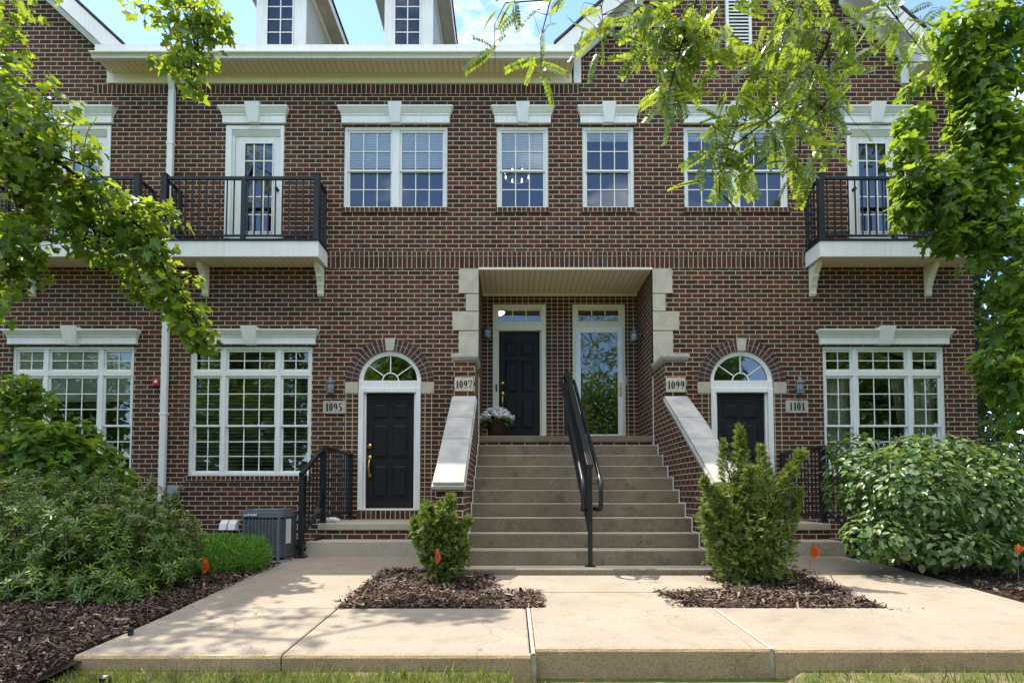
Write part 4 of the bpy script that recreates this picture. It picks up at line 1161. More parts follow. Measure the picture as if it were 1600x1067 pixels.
# ------------------------------------------------------------------ handrails
def slope_rail(name, label, pts_top, x_list, posts, drop, spacing=.115, bw=.018):
    pass
hr = thing('stair_handrail', 'black double handrail down the middle of the concrete stairs', 'handrail', (.94,-1.4,.9))
hx = .945
near = Vector((hx,-2.87,1.225)); far = Vector((hx,.02,2.93)); end = Vector((hx,.42,2.93))
m = MB()
m.bar((hx,-2.87,.0),(hx,-2.87,1.20), .052); m.obj('post', M_BLACK, hr, bevel=.004)
m = MB(); m.bar((hx,.42,LAND),(hx,.42,2.92), .052); m.obj('post', M_BLACK, hr, bevel=.004)
m = MB(); m.box(hx-.06, hx+.06, -2.93, -2.81, .0032, .014); m.obj('base_plate', M_BLACK, hr)
m = MB(); m.bar(near+Vector((0,-.04,-.012)), far, .078, .05); m.bar(far, end+Vector((0,.03,0)), .078, .05); m.obj('top_rail', M_BLACK, hr, bevel=.006)
m = MB(); lo = .80
m.bar(near+Vector((0,0,-lo)), far+Vector((0,0,-lo-.05)), .05); m.obj('bottom_rail', M_BLACK, hr)
proto = None
n = 34
for i in range(1, n):
    f = i/n; p = near.lerp(far, f); zb_ = p.z-lo-.02
    if proto is None:
        q = MB(); q.box(hx-.011, hx+.011, p.y-.011, p.y+.011, zb_, p.z-.012); proto = q.obj('baluster', M_BLACK, hr); pp = p
    else:
        c = proto.copy(); COL.objects.link(c); c.parent = hr; c.matrix_parent_inverse = parent_inv(hr); c.location = (0, p.y-pp.y, p.z-pp.z)
for s in (-1, 1):
    ox = hx+s*.105; dz = -.14
    a = near+Vector((s*.105,-.14,dz-.07)); b = far+Vector((s*.105,-.05,dz))
    pts = [Vector((hx+s*.05,-2.86,.70)), Vector((ox,-2.92,.69)), Vector((ox,-3.02,.70)), Vector((ox,-3.06,.76)), Vector((ox,-3.07,.92)), Vector((ox,-3.05,1.02)), Vector((ox,-2.96,1.09)), b, b+Vector((0,.3,0))]
    m = MB(); m.tube(pts, .026, 10); m.obj('grab_rail', M_BLACK, hr, smooth=True)
    m = MB()
    for f in (.0, .3, .6, .9):
        p = near.lerp(far, f); m.tube([(hx+s*.02,p.y,p.z-.22),(hx+s*.09,p.y,p.z-.22),(ox,p.y,p.z-.16)], .008, 6)
    m.obj('rail_bracket', M_BLACK, hr)
def porch_rail(side):
    fx = (lambda x: x) if side < 0 else mir
    t = thing('porch_railing', 'black picket railing along the left side of the porch at door 1095' if side < 0 else 'black picket railing between the tall juniper and the broad-leaved shrub', 'railing', (fx(-2.85),-.8,.4), 'picket railings of the low porches')
    A = Vector((fx(-2.93),-1.78,gz(-1.78)+.0)); At = Vector((A.x,A.y,1.14)); B = Vector((fx(-2.80),-1.22,PZ)); Bt = Vector((B.x,B.y,1.57)); C = Vector((fx(-2.72),-.04,PZ)); Ct = Vector((C.x,C.y,1.54))
    m = MB(); m.bar(A, At, .07); m.box(A.x-.075, A.x+.075, A.y-.075, A.y+.075, A.z-.02, A.z+.022); m.obj('post', M_BLACK, t, bevel=.005)
    m = MB(); m.bar(B, Bt+Vector((0,0,.03)), .075); m.obj('post', M_BLACK, t, bevel=.005)
    m = MB(); m.bar(C+Vector((0,0,.0)), Ct+Vector((0,0,.02)), .06); m.obj('post', M_BLACK, t, bevel=.005)
    m = MB(); m.bar(At+Vector((0,-.05,-.0)), Bt, .06, .05); m.bar(Bt, Ct, .06, .045); m.obj('top_rail', M_BLACK, t, bevel=.005)
    m = MB(); m.bar(A+Vector((0,0,.32)), B+Vector((0,0,.22)), .035); m.bar(B+Vector((0,0,.11)), C+Vector((0,0,.11)), .035); m.obj('bottom_rail', M_BLACK, t)
    for (u, v, ut, vt, n, lo_) in ((B, C, Bt, Ct, 12, .11), (A, B, At, Bt, 6, .3)):
        for i in range(1, n):
            f = i/n; p = u.lerp(v, f); q = ut.lerp(vt, f)
            k = MB(); k.bar((p.x,p.y,p.z+lo_), (p.x,p.y,q.z-.02), .017); k.obj('baluster', M_BLACK, t)
    # sloping grab bar
    m = MB(); m.tube([A+Vector((0,-.0,.42)), A+Vector((fx(-2.80)-A.x,.25,.62)), B+Vector((0,.0,.62))], .016, 8); m.obj('grab_rail', M_BLACK, t, smooth=True)
porch_rail(-1); porch_rail(1)

# ------------------------------------------------------------------ air conditioner
ac = thing('air_conditioner', 'dark grey louvred air conditioning condenser standing against the brick', 'air conditioner', (-3.45,-1.9,gz(-1.9)))
ay = -2.2; ax0, ax1 = X(373,840,ay), X(441,840,ay); az0, az1 = gz(ay)+.02, Z(797,ay); aw = .62
def rrect(x0, x1, y0, y1, r, n=5):
    pts = []
    for cx, cy, a0 in ((x1-r,y0+r,-90),(x1-r,y1-r,0),(x0+r,y1-r,90),(x0+r,y0+r,180)):
        pts += [(cx+r*math.cos(R(a0+90*k/n)), cy+r*math.sin(R(a0+90*k/n))) for k in range(n+1)]
    return pts
def slab(mb, pts, z0, z1):
    n = len(pts); mb.add([(x,y,z0) for x,y in pts]+[(x,y,z1) for x,y in pts], [tuple(range(n-1,-1,-1)), tuple(range(n,2*n))]+[(i,(i+1)%n,(i+1)%n+n,i+n) for i in range(n)])
xm1 = ax1
core = MB(); slab(core, rrect(ax0+.03, xm1-.03, ay+.03, ay+aw-.03, .10), az0, az1-.1); core.obj('coil', M_DARK, ac)
lou = MB(); n = 23
for i in range(n):
    z = az0+.05+(az1-.13-az0-.05)*i/(n-1); slab(lou, rrect(ax0+.004, xm1-.004, ay+.004, ay+aw-.004, .12), z-.006, z+.007)
lou.obj('louvre', M_ACS, ac)
rib = MB(); o = rrect(ax0, xm1, ay, ay+aw, .12)
for x in np.linspace(ax0+.13, xm1-.13, 8): rib.box(x-.006, x+.006, ay-.002, ay+.02, az0, az1-.1)
for y in np.linspace(ay+.13, ay+aw-.13, 5): rib.box(xm1-.02, xm1+.002, y-.006, y+.006, az0, az1-.1)
rib.box(xm1-.075, xm1-.045, ay+.01, ay+.05, az0, az1-.1); rib.box(ax0+.045, ax0+.075, ay+.01, ay+.05, az0, az1-.1)
rib.obj('rib', M_ACS, ac)
lid = MB(); slab(lid, rrect(ax0-.012, xm1+.012, ay-.012, ay+aw+.012, .13), az1-.10, az1-.015); slab(lid, rrect(ax0+.03, xm1-.03, ay+.03, ay+aw-.03, .11), az1-.0149, az1+.012)
lid.obj('lid', M_ACS, ac, bevel=.008)
b = MB(); slab(b, rrect(ax0-.03, xm1+.03, ay-.03, ay+aw+.03, .05), az0-.06, az0); b.obj('base_pad', M_GREY, ac)
np_ = MB(); np_.box(ax0+.055, ax0+.245, ay-.0165, ay-.0125, az1-.085, az1-.035); npo = np_.obj('nameplate', M_BLACK, ac)
st = MB(); st.box(xm1+.0025, xm1+.005, ay+.12, ay+.3, az1-.45, az1-.12); st.obj('data_sticker', M_PVC, ac)
fc = bpy.data.curves.new('badge_lettering', 'FONT'); fc.body = 'LUXAIRE'; fc.size = .046; fc.extrude = .001; fc.shear = .25; fc.align_x = 'CENTER'; fc.align_y = 'CENTER'; fc.offset = .0016
fo = bpy.data.objects.new('badge_source', fc); COL.objects.link(fo); bpy.context.view_layer.update()
_me = bpy.data.meshes.new_from_object(fo.evaluated_get(bpy.context.evaluated_depsgraph_get())); bpy.data.objects.remove(fo)
fo = bpy.data.objects.new('badge_lettering', _me); COL.objects.link(fo); fo.parent = npo; _me.materials.clear()
fo.location = (ax0+.15, ay-.0185, az1-.06); fo.rotation_euler = (R(90),0,0); fo.scale = (.98,1,1); _me.materials.append(M_PVC)
pl = MB(); pl.tube([(xm1-.1,ay+.5,az0+.16),(xm1+.12,ay+.55,az0+.12),(xm1+.22,ay+.7,az0+.22),(xm1+.2,-.02,az0+.34)], .028, 8); pl.obj('coolant_pipe', M_BLACK, ac, smooth=True)

# ================================================================== GROUND AND PAVING
def struct(o): o['kind'] = 'structure'; return o
def stuff(o): o['kind'] = 'stuff'; return o
YFL, YFR, YBK = G(300,1023).y, G(1000,1015).y, G(1000,950).y
print('YF', YFL, YFR, YBK, G(131,1021).x, G(475,868).x, G(437,1024).x, G(602,890).x)
def lawn_z(x, y):
    if y > -5.7: return gz(y) - .07
    side = -.305 if x < -2.9 else -.315 if x < 0 else (-.41 if x < 1.95 else -.355)
    base = side - .085*(-6.0 - y) if y > -11 else side - .085*5
    return base
def ground():
    ys = [-400,-120,-50,-25,-14,-11,-9.5,-8.5,-7.8,-7.2,-6.8,-6.5,-6.3,-6.1,-5.95,-5.72,-5.69,-4,-2,0,2,6,14,40,120,400]
    xs = [-400,-120,-50,-25,-14,-9,-6,-4,-3,-2,-1,-.05,.05,1,1.9,2.0,3,4,5,6,8,10,14,25,50,120,400]
    vs, fs = [], []
    for y in ys:
        for x in xs:
            j = 0 if abs(x) > 12 or y > -6.2 or y < -10 else random.uniform(-.012,.012)
            vs.append((x, y, lawn_z(x,y)+j))
    n = len(xs)
    for i in range(len(ys)-1):
        for k in range(n-1): fs.append((i*n+k, i*n+k+1, (i+1)*n+k+1, (i+1)*n+k))
    me = bpy.data.meshes.new('lawn'); me.from_pydata(vs, [], fs); me.update()
    return struct(link('lawn', me, M_LAWN, smooth=True))
ground()
PXL, PXR = -2.95, -1.57
RXL, RXR = 3.38, 4.80
CW0, CW1 = -.24, 2.30
def slab_obj(name, poly, dz=0.0, th=.10, front=None, mat=None, bev=.014):
    """paving slab that follows the fall of the ground"""
    n = len(poly); m = MB()
    top = [(x, y, gz(y)+dz) for x, y in poly]; bot = [(x, y, gz(y)+dz-th) for x, y in poly]
    m.add(top+bot, [tuple(range(n)), tuple(range(2*n-1,n-1,-1))]+[(i,i+n,(i+1)%n+n,(i+1)%n) for i in range(n)])
    return struct(m.obj(name, mat or M_WALK, bevel=bev))
J = .006
slab_obj('pavement', [(PXL-.03,YFL+.03),(PXR-J,YFL+.03),(PXR-J,YBK-J),(PXL-.03,YBK-J)], 0, .06)
slab_obj('pavement', [(PXR+J,YFL+.03),(.125,YFL+.03),(.125,YBK),(PXR+J,YBK)], .002, .06)
slab_obj('pavement', [(.165,YFR+.03),(1.80,YFR+.03),(1.80,YBK-.003),(.165,YBK-.003)], .012, .06)
slab_obj('pavement', [(1.84,YFR+.03),(5.05,YFR+.03),(5.05,YBK),(1.84,YBK)], .006, .06)
slab_obj('pavement', [(5.058,YFR+.03),(14,YFR+.03),(14,YBK),(5.058,YBK)], .004, .06)
for x0, x1, y0, dz, zb in ((PXL-.03,PXR-J,YFL,0,-.44),(PXR+J,.125,YFL,.002,-.46),(.165,1.80,YFR,.012,-.56),(1.84,5.05,YFR,.006,-.52),(5.058,14,YFR,.004,-.52)):
    m = MB(); za = gz(y0)+dz-.002; zc = gz(y0+.06)+dz-.002; n_ = max(2, int((x1-x0)/.09)); vs = []
    for k in range(n_+1):                                     # slightly worn, uneven arris
        x = x0+(x1-x0)*k/n_; e = .004*math.sin(k*1.7)+RNG.uniform(-.003,.003)
        vs += [(x,y0+.004,zb),(x,y0+e*.6,za-.022),(x,y0+.012+e,za-.004),(x,y0+.032,za),(x,y0+.06,zc-.012),(x,y0+.06,zb)]
    fs = [(6*k+a, 6*k+6+a, 6*k+6+(a+1)%6, 6*k+(a+1)%6) for k in range(n_) for a in range(6)] + [(0,1,2,3,4,5), tuple(6*n_+a for a in range(6))]
    m.add(vs, fs); struct(m.obj('kerb', M_CURB, smooth=False))
# pale sealant in the wide joints, with the stained drip at the kerb
m = MB()
for x, yf in ((.145,YFL+.02),(1.82,YFR+.01)):
    m.add([(x-.014,yf,gz(yf)+.004),(x+.014,yf,gz(yf)+.006),(x+.014,YBK,gz(YBK)+.006),(x-.014,YBK,gz(YBK)+.004)],[(0,1,2,3)])
for x, yf in ((.145,YFL+.03),(1.82,YFR+.012)): m.box(x-.021, x+.021, yf, yf+.03, -.5, gz(yf)-.004)
struct(m.obj('pavement_joint', M_JOINT))
m = MB()
m.add([(PXR-.2,YFL+.3,gz(YFL)-.03),(5.2,YFL+.3,gz(YFL)-.03),(5.2,YBK,gz(YBK)-.03),(PXR-.2,YBK,gz(YBK)-.03)],[(0,1,2,3)]); struct(m.obj('pavement_bedding', M_CRACK))
slab_obj('path', [(PXL-.04,YBK+J),(PXR,YBK+J),(PXR-.0,-2.82),(PXL-.12,-2.82)], 0, .1)
slab_obj('path', [(PXL-.12,-2.81),(-1.30,-2.81),(-.96,-2.80),(-.96,-1.2),(PXL-.14,-1.2)], -.001, .1)
slab_obj('path', [(RXL,YBK+J),(RXR+.0,YBK+J),(RXR+.02,-2.85),(RXL,-2.85)], 0, .1)
slab_obj('path', [(2.78,-2.84),(RXR+.02,-2.84),(RXR+.04,-1.2),(2.78,-1.2)], -.001, .1)
slab_obj('path', [(CW0-.02,-3.0),(CW0-.05,-4.02),(CW1,-4.02),(CW1,-3.0)], .002, .1)
slab_obj('path', [(.28,-4.035),(.29,YBK+.004),(1.62,YBK+.004),(1.50,-4.035)], 0, .1)

# mulch beds: dark soil with chips lying on it
def vnoise(x, y):
    return math.sin(x*2.3+1.7*math.sin(y*1.9))*.5 + math.sin(y*3.1+x*1.3)*.3 + math.sin(x*5.7-y*4.3)*.2
def bed_z(x, y):
    z = gz(y) + .012 + .016*vnoise(x*1.7, y*1.7)
    if x < PXL and y < -5.4: z -= .05*min(1.0, max(0, -5.95-y)/.5)
    if x < PXL: z += .03*min(1, (PXL-x)/.35) - .016*max(0, 1-(PXL-x)/.3)
    return z
beds = [(-13, PXL+.02, -7.2, 0.0), (PXR+.0, CW0, YBK, -2.80), (CW0-.02, .29, YBK, -3.98), (1.52, CW1, YBK, -4.0), (CW1-.02, RXL+.01, YBK, -2.84), (RXR, 13, YBK, 0.0), (PXL-.2, -2.86,-1.3,0)]
m = MB()
for (a, b, c, d) in beds:
    nx, ny = max(2, int((b-a)/.22)), max(2, int((d-c)/.22))
    base = len(m.v)
    for i in range(ny+1):
        for k in range(nx+1):
            x, y = a+(b-a)*k/nx, c+(d-c)*i/ny; m.v.append((x, y, bed_z(x,y)-.014-(.035 if PXL-.45 < x < PXL+.1 else 0)))
    for i in range(ny):
        for k in range(nx):
            q = base+i*(nx+1)+k; m.f.append((q, q+1, q+nx+2, q+nx+1))
struct(m.obj('bed_soil', M_SOIL, smooth=True))
def chips(n, a, b, c, d, keep=None, lift=0.0):
    x = RNG.uniform(a,b,n); y = RNG.uniform(c,d,n)
    if keep is not None:
        k = np.array([keep(u,v) for u,v in zip(x,y)]); x, y = x[k], y[k]
    z = np.array([bed_z(u,v) for u,v in zip(x,y)]) + RNG.uniform(-.008,.022,len(x)) + lift
    return np.stack([x,y,z],1)
pts = [chips(2600, PXL-.42, PXL-.03, -6.1, -1.4), chips(900, -3.9, PXL-.03, -6.75, -6.0), chips(17000, -5.6, PXL-.04, -7.0, -3.4), chips(5000, -6.5, PXL-.12, -3.4, -.3),
       chips(7600, PXR-.015, CW0+.02, YBK-.02, -2.79), chips(1100, CW0, .31, YBK-.02, -3.95), chips(1300, 1.45, CW1, YBK-.02, -3.97),
       chips(6200, CW1-.02, RXL+.0, YBK-.02, -2.83), chips(500, RXL, RXL+.36, -4.2, -2.84, lambda u,v: (u-RXL)/.30 < (v+4.77)/2.4+random.uniform(-.12,.08)),
       chips(9000, RXR-.02, 9.5, YBK, -1.2)]
# chips kicked onto the concrete along the edges
pts.append(np.stack([RNG.uniform(2.9,3.7,16), YBK-np.abs(RNG.normal(0,.08,16)), np.full(16, gz(YBK)+.012)],1))
pts.append(np.stack([RNG.uniform(CW1-.14,CW1+.02,120), RNG.uniform(-4.02,-3.05,120), np.full(120, gz(-3.5)+.012)],1))
pts.append(np.stack([CW0+np.abs(RNG.normal(0,.05,120)), RNG.uniform(-4.02,-3.1,120), np.full(120, gz(-3.5)+.012)],1))
pts.append(np.stack([PXR-np.abs(RNG.normal(0,.04,90)), RNG.uniform(-4.7,-2.9,90), np.full(90, gz(-3.8)+.01)],1))
pts = np.concatenate(pts); RNG.shuffle(pts)
n = len(pts)
tv = np.array([(-.5,-.5,-.15),(.5,-.42,.05),(.42,.5,.12),(-.4,.5,-.05),(-.3,-.4,-.3),(.4,.4,-.3)], float)*np.array([.30,1.0,.25])
tf = np.array([(0,1,2,3),(0,4,1,1),(3,2,5,5)]) [:1]
nr = rvec(n)*.45 + np.array([0,0,1]); dr = rvec(n)
tvv = np.repeat(tv[:4][None], n, 0); 
L_ = np.clip(RNG.lognormal(-3.45,.50,n),.010,.105)
V1_, F1_ = scatter(tv[:4]*np.array([1.6,1,1]), tf, pts[:n//3], nr[:n//3], dr[:n//3], L_[:n//3]*.6)
V2_, F2_ = scatter(tv[:4]*np.array([.75,1,1]), tf, pts[n//3:], nr[n//3:], dr[n//3:], L_[n//3:]*1.15)
V, F = np.concatenate([V1_,V2_]), np.concatenate([F1_, F2_+len(V1_)])
stuff(link('bark_mulch', np_mesh('bark_mulch', V, F), M_CHIP))

# grass along the front
n = 30000
gx = RNG.uniform(-3.6,5.6,n); gy = -5.99 - RNG.uniform(0,1.0,n)**1.2*1.3
bare = (gx > .2) & (gx < 1.9) & (gy > -6.3) | ((gx > 1.9) & (gy > -6.22) & (RNG.uniform(size=n) < .75)) | ((gx < -2.9) & (gy > -6.35))
gy = np.where((gx < .12), gy-.13, gy)
gx, gy = gx[~bare], gy[~bare]; n = len(gx)
gp = np.stack([gx, gy, np.array([lawn_z(u,v) for u,v in zip(gx,gy)])-.005],1)
tv = np.array([(-.05,0,0),(.05,0,0),(.035,.55,.06),(-.035,.55,.06),(.004,1,.30),(-.004,1,.30)]); tf = np.array([(0,1,2,3),(3,2,4,5)])
dr = np.stack([RNG.normal(0,.35,n),RNG.normal(0,.35,n),np.ones(n)],1); nr = rvec(n); nr[:,2] *= .2
V, F = scatter(tv, tf, gp, nr, dr, np.clip(RNG.normal(.062,.024,n),.02,.14))
stuff(link('grass', np_mesh('grass', V, F), M_GRASS))

# ================================================================== FOLIAGE
def halves(half, fold=.22, droop=.18):
    """leaf template folded along its midrib from its right-hand outline (first = base, last = tip)"""
    k = len(half); vs = list(half) + [(-x, y) for x, y in half[1:-1]]
    tv = np.array([(x, y, abs(x)*fold - droop*y*y) for x, y in vs])
    return tv, np.array([list(range(k)), [0] + [k-1] + list(range(2*k-3, k-1, -1))])
MAPLE = halves([(0,0),(.14,-.05),(.40,.06),(.28,.24),(.55,.46),(.36,.52),(.21,.55),(.20,.80),(0,1.0)])
OVATE = halves([(0,0),(.22,.10),(.34,.32),(.28,.62),(.12,.86),(0,1.0)], .25, .22)
LANCE = halves([(0,0),(.10,.22),(.11,.5),(.06,.8),(0,1.0)], .3, .22)
def clump(mat_name): pass
def blob(px, py, Y, rx, ry, n, dep=.35):
    c = P(px, py, Y); s = (Y+DIST)/FPX
    return (c, (rx*s, dep, ry*s), n)
def blob_points(blobs, shell=.55):
    pos, out = [], []
    for c, r, n in blobs:
        d = norm(rvec(n)); rad = RNG.uniform(0,1,n)**(1/3*shell*2)
        o = d*rad[:,None]; r = np.array(r)
        pos.append(np.array(c)[None,:] + o*r); out.append(d/r)
    return np.concatenate(pos), norm(np.concatenate(out))
def foliage(name, blobs, tmpl, size, mat, parent=None, up=.9, outw=.5, rnd=.55, droop=.5, sv=.25, shell=.55):
    pos, out = blob_points(blobs, shell); n = len(pos)
    nr = out*outw + np.array([0,0,up]) + rvec(n)*rnd
    dr = out*.7 + rvec(n)*.6 + np.array([0,0,-droop])
    V, F = scatter(tmpl[0], tmpl[1], pos, nr, dr, size*np.clip(RNG.normal(1,sv,n),.45,1.6))
    return link(name, np_mesh(name, V, F), mat, parent), pos
def limbs(name, paths, parent, mat=None, r0=.03, r1=.006):
    m = MB()
    for p in paths:
        pts, a, b = p if len(p) == 3 and not hasattr(p[0], 'x') else (p, r0, r1)
        k = len(pts); m.tube(pts, [a+(b-a)*i/(k-1) for i in range(k)], 6)
    return m.obj(name, mat or M_BARK, parent, smooth=True)
def twigs(mb, anchors, pos, n, r=.0045):
    """thin twigs from points of the limbs to leaves near by"""
    A = np.array([list(a) for a in anchors])
    for i in RNG.choice(len(pos), min(n, len(pos)), replace=False):
        q = pos[i]; j = np.argmin(np.sum((A-q)**2, 1)); a = Vector(A[j]); b = Vector(q)
        if (b-a).length < .05: continue
        mid = a.lerp(b,.5) + Vector(RNG.normal(0,.03,3)) + Vector((0,0,.04))
        mb.tube([a, mid, b], [r*1.6, r, r*.5], 4, cap=False)
def densify(path, k=5):
    out = []
    for a, b in zip(path[:-1], path[1:]): out += [a.lerp(b, i/k) for i in range(k)]
    return out + [path[-1]]

# ---- maple on the left, its limbs reaching into the picture
mt = thing('maple_tree', 'maple with lobed leaves reaching in from the left in front of the upper balcony', 'tree', (-7.6,-2.8,0))
S = lambda *a: blob(*a)
mbl = [S(30,250,-2.95,55,55,302), S(90,310,-2.75,65,50,316), S(20,380,-3.05,55,50,302), S(160,320,-2.65,55,42,244), S(212,350,-2.55,45,38,180),
       S(130,372,-2.65,45,36,144), S(240,392,-2.45,30,38,136), S(185,400,-2.55,45,24,100), S(222,440,-2.45,32,30,93), S(262,462,-2.40,36,34,129),
       S(302,436,-2.40,22,12,18,.2), S(297,500,-2.35,28,34,129), S(316,532,-2.35,22,24,64), S(250,330,-2.45,34,16,50,.2), S(282,352,-2.45,10,8,7,.12),
       S(60,190,-2.95,55,28,108), S(12,140,-3.05,30,35,72), S(4,60,-3.05,16,70,86), S(100,240,-2.85,75,26,100), S(8,445,-2.95,22,26,50), S(40,420,-2.95,28,24,43), S(120,180,-2.85,40,14,15),
       S(215,12,-2.65,26,16,28), S(290,18,-2.65,46,30,151), S(332,34,-2.65,30,32,108), S(300,68,-2.65,42,28,100), S(290,104,-2.65,38,20,64), S(258,92,-2.65,26,10,17,.2), S(300,132,-2.65,18,16,28,.2), S(262,40,-2.65,24,20,28)]
crown_hi = [((-6.9,-3.3,4.6),(1.4,1.2,1.1),420), ((-8.2,-3.0,6.2),(1.9,1.7,1.5),900), ((-5.9,-3.6,5.2),(.9,.8,.7),300), ((-7.4,-3.15,8.2),(1.8,1.6,1.4),1000),
            ((-6.2,-3.6,3.1),(.5,.7,.5),200)]
cr, mpos = foliage('crown', mbl+crown_hi, MAPLE, .106, M_MAPLE, mt, up=.75, outw=.55, rnd=.65, droop=.55, sv=.32)
hub = Vector((-7.4,-3.55,3.6))
L1 = [hub, P(-150,150,-3.35), P(-30,170,-3.05), P(70,235,-2.85), P(150,300,-2.65), P(225,360,-2.50), P(262,430,-2.40), P(300,490,-2.35), P(325,540,-2.35)]
L2 = [P(-30,170,-3.05), P(10,260,-2.95), P(30,340,-2.95), P(15,430,-2.95)]
L3 = [Vector((-7.3,-3.55,5.2)), P(60,-170,-3.05), P(200,-60,-2.75), P(290,-5,-2.65), P(318,40,-2.65), P(298,90,-2.65), P(300,135,-2.65)]
L4 = [P(70,235,-2.85), P(140,262,-2.75), P(220,318,-2.50), P(280,350,-2.45)]
L5 = [P(225,360,-2.50), P(150,372,-2.65), P(60,385,-2.85)]
trk = [Vector((-7.7,-2.8,-.05)), Vector((-7.62,-3.57,1.4)), Vector((-7.45,-3.55,2.8)), hub, Vector((-7.3,-3.55,5.2)), Vector((-7.3,-3.45,7.4))]
mb = MB()
mb.tube(trk, [.19,.15,.13,.12,.09,.04], 10)
for pth, a, b in ((L1,.05,.006),(L2,.022,.005),(L3,.045,.005),(L4,.014,.004),(L5,.014,.004)):
    mb.tube(pth, [a+(b-a)*(i/(len(pth)-1))**.7 for i in range(len(pth))], 6)
anch = sum((densify(p) for p in (L1,L2,L3,L4,L5)), [])
vis = mpos[:sum(b[2] for b in mbl)]
twigs(mb, anch, vis, 420)
mb.obj('trunk', M_TWIG, mt, smooth=True)

# ---- young maple low on the left in front of the shaded window
yt = thing('young_maple', 'low young maple with lobed leaves in front of the left ground floor window', 'tree', (-6.2,-2.75,0))
ybl = [S(15,606,-2.95,55,22,150), S(58,628,-2.95,24,16,50,.25), S(20,640,-2.95,40,24,110), S(40,690,-3.15,85,38,430), S(125,712,-3.05,50,30,230), S(168,745,-2.95,38,26,140), S(60,735,-3.15,85,30,230), S(195,760,-2.95,16,14,26,.2), S(100,670,-3.05,50,18,70)]
_, ypos = foliage('crown', ybl, MAPLE, .108, M_MAPLE2, yt, up=.9, outw=.5, rnd=.5, droop=.5)
y0 = Vector((-6.1,-2.2,gz(-2.2)-.05)); yp = [y0, Vector((-6.0,-2.2,.7)), P(0,690,-3.05), P(80,690,-3.05), P(150,725,-3.00), P(200,765,-2.95)]
yq = [Vector((-6.0,-2.2,.7)), P(-20,640,-2.95), P(40,610,-2.95)]
mb = MB(); mb.tube(yp, [.035,.03,.018,.012,.008,.004], 6); mb.tube(yq, [.02,.012,.005], 6)
twigs(mb, densify(yp[1:])+densify(yq), ypos, 130); mb.obj('trunk', M_TWIG, yt, smooth=True)

# ---- dense maple at the right corner
rt = thing('maple_tree', 'dense bright green maple covering the right end of the balcony and eave', 'tree', (9.3,-1.6,0))
rbl = [S(1570,25,-2.50,55,45,390), S(1500,50,-2.50,36,46,260), S(1545,120,-2.40,65,55,572), S(1492,105,-2.4,24,34,90), S(1526,190,-2.40,38,44,364), S(1570,215,-2.40,55,60,494),
       S(1424,136,-2.40,13,13,33,.15), S(1425,192,-2.40,24,26,117,.25), S(1414,240,-2.40,22,26,104,.25), S(1442,282,-2.40,42,34,273), S(1420,330,-2.35,26,30,143,.25), S(1472,312,-2.40,46,46,390), S(1535,290,-2.40,58,58,494),
       S(1492,372,-2.30,50,22,221), S(1565,370,-2.40,48,48,364), S(1595,450,-2.50,36,46,247), S(1580,520,-2.50,34,36,208), S(1572,590,-2.50,34,40,221), S(1592,650,-2.50,28,34,117), S(1548,565,-2.50,22,24,78,.25), S(1525,410,-2.40,24,12,33,.2), S(1500,250,-2.4,16,30,60)]
rhi = [((9.6,-2.20,4.5),(1.4,1.3,1.6),1500), ((9.8,-2.00,7.2),(1.8,1.5,1.6),1500), ((9.2,-2.10,9.0),(1.6,1.4,1.3),1100), ((8.2,-2.30,8.6),(.7,.7,.7),260)]
_, rpos = foliage('crown', rbl+rhi, MAPLE, .118, M_MAPLE2, rt, up=.85, outw=.55, rnd=.5, droop=.5)
tr_ = [Vector((9.5,-1.6,-.05)), Vector((9.45,-2.20,2.2)), Vector((9.3,-2.20,4.2)), Vector((9.4,-2.10,7.5)), Vector((9.3,-2.10,9.4))]
R1 = [Vector((9.35,-2.20,3.3)), P(1640,380,-2.40), P(1560,350,-2.40), P(1480,330,-2.35), P(1420,300,-2.35)]
R2 = [Vector((9.3,-2.20,4.6)), P(1600,250,-2.40), P(1520,200,-2.40), P(1430,190,-2.40)]
R3 = [Vector((9.3,-2.20,5.6)), P(1610,130,-2.40), P(1540,80,-2.40), P(1490,50,-2.40)]
R4 = [Vector((9.4,-2.20,2.6)), P(1640,520,-2.50), P(1570,560,-2.50)]
mb = MB(); mb.tube(tr_, [.17,.14,.11,.07,.03], 10)
for pth in (R1,R2,R3,R4): mb.tube(pth, [.035-.029*(i/(len(pth)-1)) for i in range(len(pth))], 6)
twigs(mb, sum((densify(p) for p in (R1,R2,R3,R4)), []), rpos[:sum(b[2] for b in rbl)], 380); mb.obj('trunk', M_TWIG, rt, smooth=True)

# ---- honey locust whose branches hang in front of the gable
PIN_V, PIN_F = [], []
def pinnate(pairs=9):
    vs, fs = [], []
    def leaflet(b, ang, L, W):
        c, s = math.cos(ang), math.sin(ang); n = len(vs)
        for u, v in ((0,0),(.5,.3),(.5,.72),(0,1),(-.5,.72),(-.5,.3)):
            x, y = u*W, v*L; X_, Y_ = x*c + y*s, -x*s + y*c
            yy = b+Y_; vs.append((X_, yy, -.30*yy*yy - .25*abs(X_) + RNG.uniform(-.006,.006)))
        fs.append(list(range(n, n+6)))
    for i in range(pairs):
        b = .10 + .86*i/(pairs-1); L = .20*(1-.35*abs(i/(pairs-1)-.4))
        for sgn in (-1, 1): leaflet(b, sgn*1.15+RNG.normal(0,.06), L*1.05, .092)
    n = len(vs)
    ys = [0,.5,1]; vs.extend([(.006,y,-.30*y*y) for y in ys] + [(-.006,y,-.30*y*y) for y in reversed(ys)]); fs.append(list(range(n,n+6)))
    return np.array(vs), np.array(fs)
PIN = pinnate()
lt = thing('locust_tree', 'honey locust with bright feathery leaves hanging from above before the gable', 'tree', (3.2,-13.0,-.8))
def LB(px, py, rx, ry, n, Y=-6.7, dep=.22): return blob(px, py, Y, rx, ry, int(n*.66), dep)
